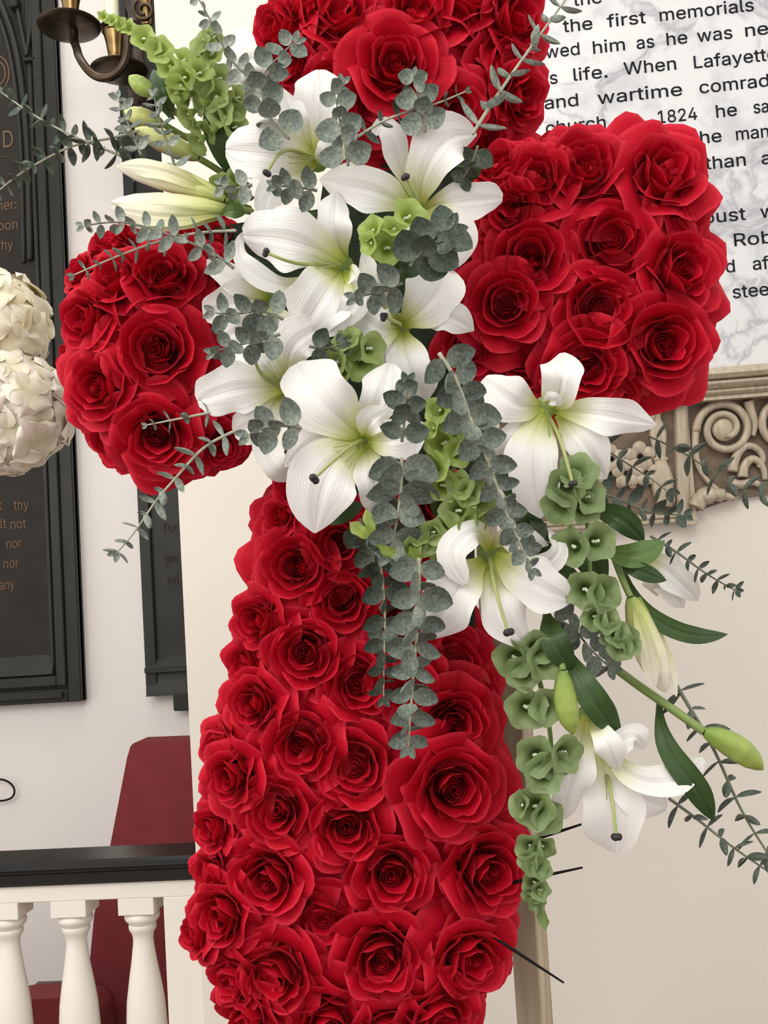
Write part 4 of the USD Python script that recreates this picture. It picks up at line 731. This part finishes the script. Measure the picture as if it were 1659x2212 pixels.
#==BELLS==
def bell_mesh(R, rs, frill=0.10):
    k, n = 22, 9; V = []; ph = rs.rand()*6.28
    for j in range(n):
        v = j/(n-1)
        for i in range(k):
            a = 2*math.pi*i/k; r = R*(0.16+0.40*v**0.8+0.46*v**4); lobe = 1+frill*v**3*math.cos(5*a+ph)
            z = R*(1.05*v**0.85-0.10*v**6)+R*0.10*v**4*math.sin(3*a+ph)+R*.06*v**4*math.cos(5*a)
            V.append((r*lobe*math.cos(a), r*lobe*math.sin(a), z))
    uv = np.stack([np.tile(np.arange(k)/k, n), np.repeat(np.linspace(0, 1, n), k)], 1)
    f = list(map(tuple, grid_faces(k, n, True))); V.append((0, 0, 0)); f += [(len(V)-1, (i+1) % k, i) for i in range(k)]
    uv = np.vstack([uv, [.5, 0]]); return np.array(V), np.array(f), uv
def bells(label, D, stem, cups, m='bell_green', sr=.003, dd=0.0, seed=1):
    t = thing('bells_of_ireland', label, 'bells of Ireland', 'bells of Ireland stems'); rs = np.random.RandomState(seed)
    sc_ = spline([P(x, y, D+.03+dd*i/(len(stem)-1)) for i, (x, y) in enumerate(stem)], 40); obj('stem', tube(sc_, np.linspace(sr, sr*.5, 40), 8), 'stem_green', t, smooth=True)
    sp_ = np.array([proj(p) for p in sc_])
    for q in cups:
        x, y, r = q[0], q[1], q[2]*1.1; i = int(np.argmin(np.hypot(sp_[:, 0]-x, sp_[:, 1]-y))); dx, dy = x-sp_[i, 0], y-sp_[i, 1]
        tx, ty = (q[3], q[4]) if len(q) > 4 else (np.clip(dx/r*.55, -.8, .8)+(rs.rand()-.5)*.3, np.clip(dy/r*.55+.05, -.8, .8)+(rs.rand()-.5)*.3)
        A = axis_from(tx, ty); R = r*D/F; X = np.cross(UP, A); X /= np.linalg.norm(X); Yy = np.cross(A, X)
        V, f, uv = bell_mesh(R, rs, 0.18 if r < 19 else 0.09); O = P(x, y, D+rs.rand()*.008)-A*R*0.9
        b = obj('bell', (O+V[:, :1]*X+V[:, 1:2]*Yy+V[:, 2:]*A, f), m, t, smooth=True, uv=uv)
        if r > 20:
            ms = []
            for k in range(3): s = trimesh.creation.icosphere(1, R*.10); s.apply_translation(O+A*R*(.42+.1*k)+X*R*.1*(k-1)+Yy*R*.08*(rs.rand()-.5)); ms.append(s)
            obj('seed', cat(*ms), 'seed', b, smooth=True, label='tiny pale seeds in the cup')
bells('bells of Ireland arching up to the candelabrum at the top left', 1.03, [(500, 290), (455, 215), (400, 155), (340, 110), (280, 65), (215, 32)],
  [(222, 34, 11), (240, 42, 13), (258, 50, 14), (277, 58, 16), (309, 80, 25), (345, 108, 27), (362, 142, 25), (400, 122, 24), (395, 165, 27), (432, 150, 28), (385, 188, 26), (375, 205, 20), (330, 100, 18)], 'bell_bright')
bells('thick cluster of bells of Ireland above the topmost lily, at the left', 1.04, [(520, 310), (480, 230), (455, 150), (462, 60)],
  [(462, 62, 12), (450, 76, 14), (470, 84, 15), (432, 95, 24), (455, 112, 26), (425, 135, 26), (478, 165, 27), (440, 180, 26), (462, 205, 32), (500, 232, 32), (475, 245, 28), (508, 270, 26), (430, 225, 24), (400, 252, 28), (392, 225, 22), (420, 275, 22), (425, 310, 27), (450, 285, 24), (400, 205, 22), (520, 205, 24)], 'bell_green', seed=3)
bells('bells of Ireland tuft behind the white buds at the left', 1.03, [(545, 430), (510, 395), (480, 380)], [(478, 400, 24), (508, 388, 24), (530, 372, 20), (492, 425, 22), (520, 410, 20)], 'bell_green', seed=4)
bells('bells of Ireland in front of the upper right lily', 0.975, [(850, 570), (842, 520), (850, 470)], [(838, 535, 36, .1, .2), (800, 492, 28, -.5, -.3), (886, 462, 36, .4, -.3), (850, 488, 26, 0, -.5), (880, 530, 26, .6, .2), (795, 525, 24, -.7, .1)], 'bell_bright', seed=5)
bells('bells of Ireland tuft in the middle above the largest lily', 1.0, [(770, 810), (765, 760), (750, 720)], [(720, 782, 32), (748, 732, 30, -.3, -.5), (783, 775, 44, .1, .1), (805, 752, 32), (760, 745, 30), (735, 800, 26)], 'bell_green', seed=6)
bells('bells of Ireland right of the largest lily, beside the long eucalyptus sprig', 0.985, [(975, 880), (965, 940), (985, 1000), (950, 1040)], [(968, 903, 34, .1, -.1), (945, 885, 28), (958, 955, 38), (990, 978, 30), (935, 1010, 34), (960, 1050, 32), (930, 925, 22), (985, 930, 24)], 'bell_bright', seed=7)
bells('bells of Ireland bending down to the left over the top of the red stem', 0.985, [(1040, 1020), (1010, 1090), (960, 1150), (880, 1190)], [(993, 1048, 30), (990, 1103, 38), (1042, 1080, 36), (1020, 1130, 32), (935, 1150, 26), (948, 1182, 30), (905, 1158, 22), (888, 1185, 22), (870, 1192, 16), (1010, 1065, 28), (965, 1130, 26), (1060, 1050, 26), (920, 1180, 22), (1045, 1120, 26)], 'bell_green', seed=8)
bells('bells of Ireland hanging on a curved stem below the open lily at the right', 0.985, [(1240, 1040), (1262, 1100), (1274, 1190), (1280, 1290), (1320, 1360), (1360, 1400)],
  [(1250, 1018, 40, .1, -.4), (1222, 1052, 38), (1275, 1070, 38), (1208, 1095, 38), (1262, 1095, 34), (1232, 1182, 40), (1293, 1170, 38, .2, 0), (1263, 1275, 38, -.3, 0), (1306, 1282, 38), (1284, 1335, 27), (1312, 1340, 28), (1335, 1370, 26), (1355, 1378, 26), (1340, 1402, 26), (1365, 1395, 20), (1318, 1375, 22)], 'bell_deep', seed=9)
bells('bells of Ireland hanging down along the easel leg', 0.995, [(1140, 1390), (1165, 1470), (1185, 1560), (1190, 1630), (1170, 1740), (1160, 1900), (1160, 1960)],
  [(1107, 1424, 40), (1130, 1455, 36), (1177, 1425, 42), (1160, 1400, 34), (1137, 1531, 42, -.2, 0), (1183, 1527, 38, .2, 0), (1157, 1634, 40, -.2, -.1), (1175, 1672, 40), (1224, 1630, 38), (1200, 1655, 32), (1155, 1746, 42), (1120, 1738, 28), (1183, 1766, 36), (1143, 1833, 30), (1172, 1833, 27), (1158, 1870, 26), (1140, 1860, 22), (1172, 1880, 20), (1155, 1910, 26), (1168, 1925, 20), (1148, 1935, 20), (1160, 1952, 18)], 'bell_deep', seed=10)
lf_ = thing('green_leaf_tuft', 'small jagged light green leaves at the top of the red stem', 'leaf')
for wy, ww in (([(805, 1165), (780, 1148), (755, 1128)], 30), ([(808, 1165), (798, 1130), (790, 1100)], 24), ([(815, 1175), (835, 1190), (870, 1200)], 26), ([(885, 1180), (895, 1200), (900, 1222)], 30)):
    V, f, uv = tepal_mesh(wy, ww, 0.98, wave=.2, dd=(0, 0, 0)); obj('leaf', (V, f), 'bell_bright', lf_, smooth=True, uv=uv)
V, f, uv = tepal_mesh([(1165, 1955), (1172, 1985), (1178, 2010)], 26, 1.0, wave=.15, dd=(0, 0, 0)); lf_ = thing('green_leaf_tuft', 'single small leaf dangling at the tip of the bells by the easel leg', 'leaf'); obj('leaf', (V, f), 'bell_deep', lf_, smooth=True, uv=uv)
# ---- black floral picks
for i, (a, b, w) in enumerate((((1150, 1815), (1264, 1778), 'upper of the three black picks sticking out right of the red stem'), ((1100, 1908), (1258, 1874), 'middle one of the three black picks sticking out right of the red stem'), ((1060, 2020), (1218, 2123), 'lowest of the three black picks, slanting down before the easel leg'))):
    obj('floral_pick', tube(np.array([P(*a, 1.09), P((a[0]+b[0])/2, (a[1]+b[1])/2, 1.07), P(*b, 1.05)]), [.0018, .0016, .0010], 8), 'black_wire', smooth=True, label=w, cat='pick', group='black floral picks')

# ---- hydrangea at the left edge
def hydrangea(label, cx, cy, r, D, n, pet, m, seed):
    t = thing('hydrangea_bloom', label, 'hydrangea', 'cream hydrangea blooms'); rs = np.random.RandomState(seed); O = P(cx, cy, D); R = r*D/F
    s = trimesh.creation.icosphere(3, R*.72); s.apply_translation(O); obj('core', s, m, t, smooth=True)
    for i in range(n):
        z = 1-2*(i+.5)/n; a = i*2.39996; h = math.sqrt(1-z*z); loc = np.array([h*math.cos(a), h*math.sin(a), z])
        A = loc[0]*RT+loc[1]*UP-loc[2]*FW
        if loc[2] < -.35: continue
        A = A+.22*(rs.rand(3)-.5); lift = .84+.17*rs.rand(); A /= np.linalg.norm(A); X = np.cross(UP+.1*RT, A); X /= np.linalg.norm(X); Y_ = np.cross(A, X); b = rs.rand()*6.28; L = pet*D/F*(.85+.3*rs.rand()); VV, FF, UU = [], [], []; off = 0
        for k in range(4):
            an = b+k*math.pi/2+.2*(rs.rand()-.5); o = math.cos(an)*X+math.sin(an)*Y_; y = np.cross(A, o); nu, nv = 7, 6; V = []; ph = rs.rand()*6.28; tl = .05+.45*rs.rand()
            for j in range(nv):
                v = j/(nv-1)
                for i2 in range(nu):
                    uu = -1+2*i2/(nu-1); w = L*.66*math.sin(math.pi*(.06+.86*v)**.75)**.7*uu; ln = L*v*(1-.12*uu*uu)
                    V.append(O+R*A*lift+o*ln+y*w+A*(tl*L*v*v*.6-.4*L*v*v*v+.10*L*math.sin(4*uu+ph)*v))
            VV.append(np.array(V)); FF.append(grid_faces(nu, nv)+off); UU.append(grid_uv(nu, nv)); off += nu*nv
        obj('floret', (np.vstack(VV), np.vstack(FF)), m, t, smooth=True, uv=np.vstack(UU))
    obj('stem', tube(np.array([O+FW*.02, O+FW*.03-RT*.1, O+FW*.04-RT*.2-UP*.1]), .005, 8), 'stem_green', t, smooth=True)
hydrangea('ivory hydrangea head at the left edge, upper of two', -14, 706, 120, 1.3, 60, 62, 'ivory_petal', 5)
hydrangea('cream hydrangea head with pinkish edges at the left edge, lower of two', 22, 890, 134, 1.28, 84, 52, 'hydrangea_petal', 6)
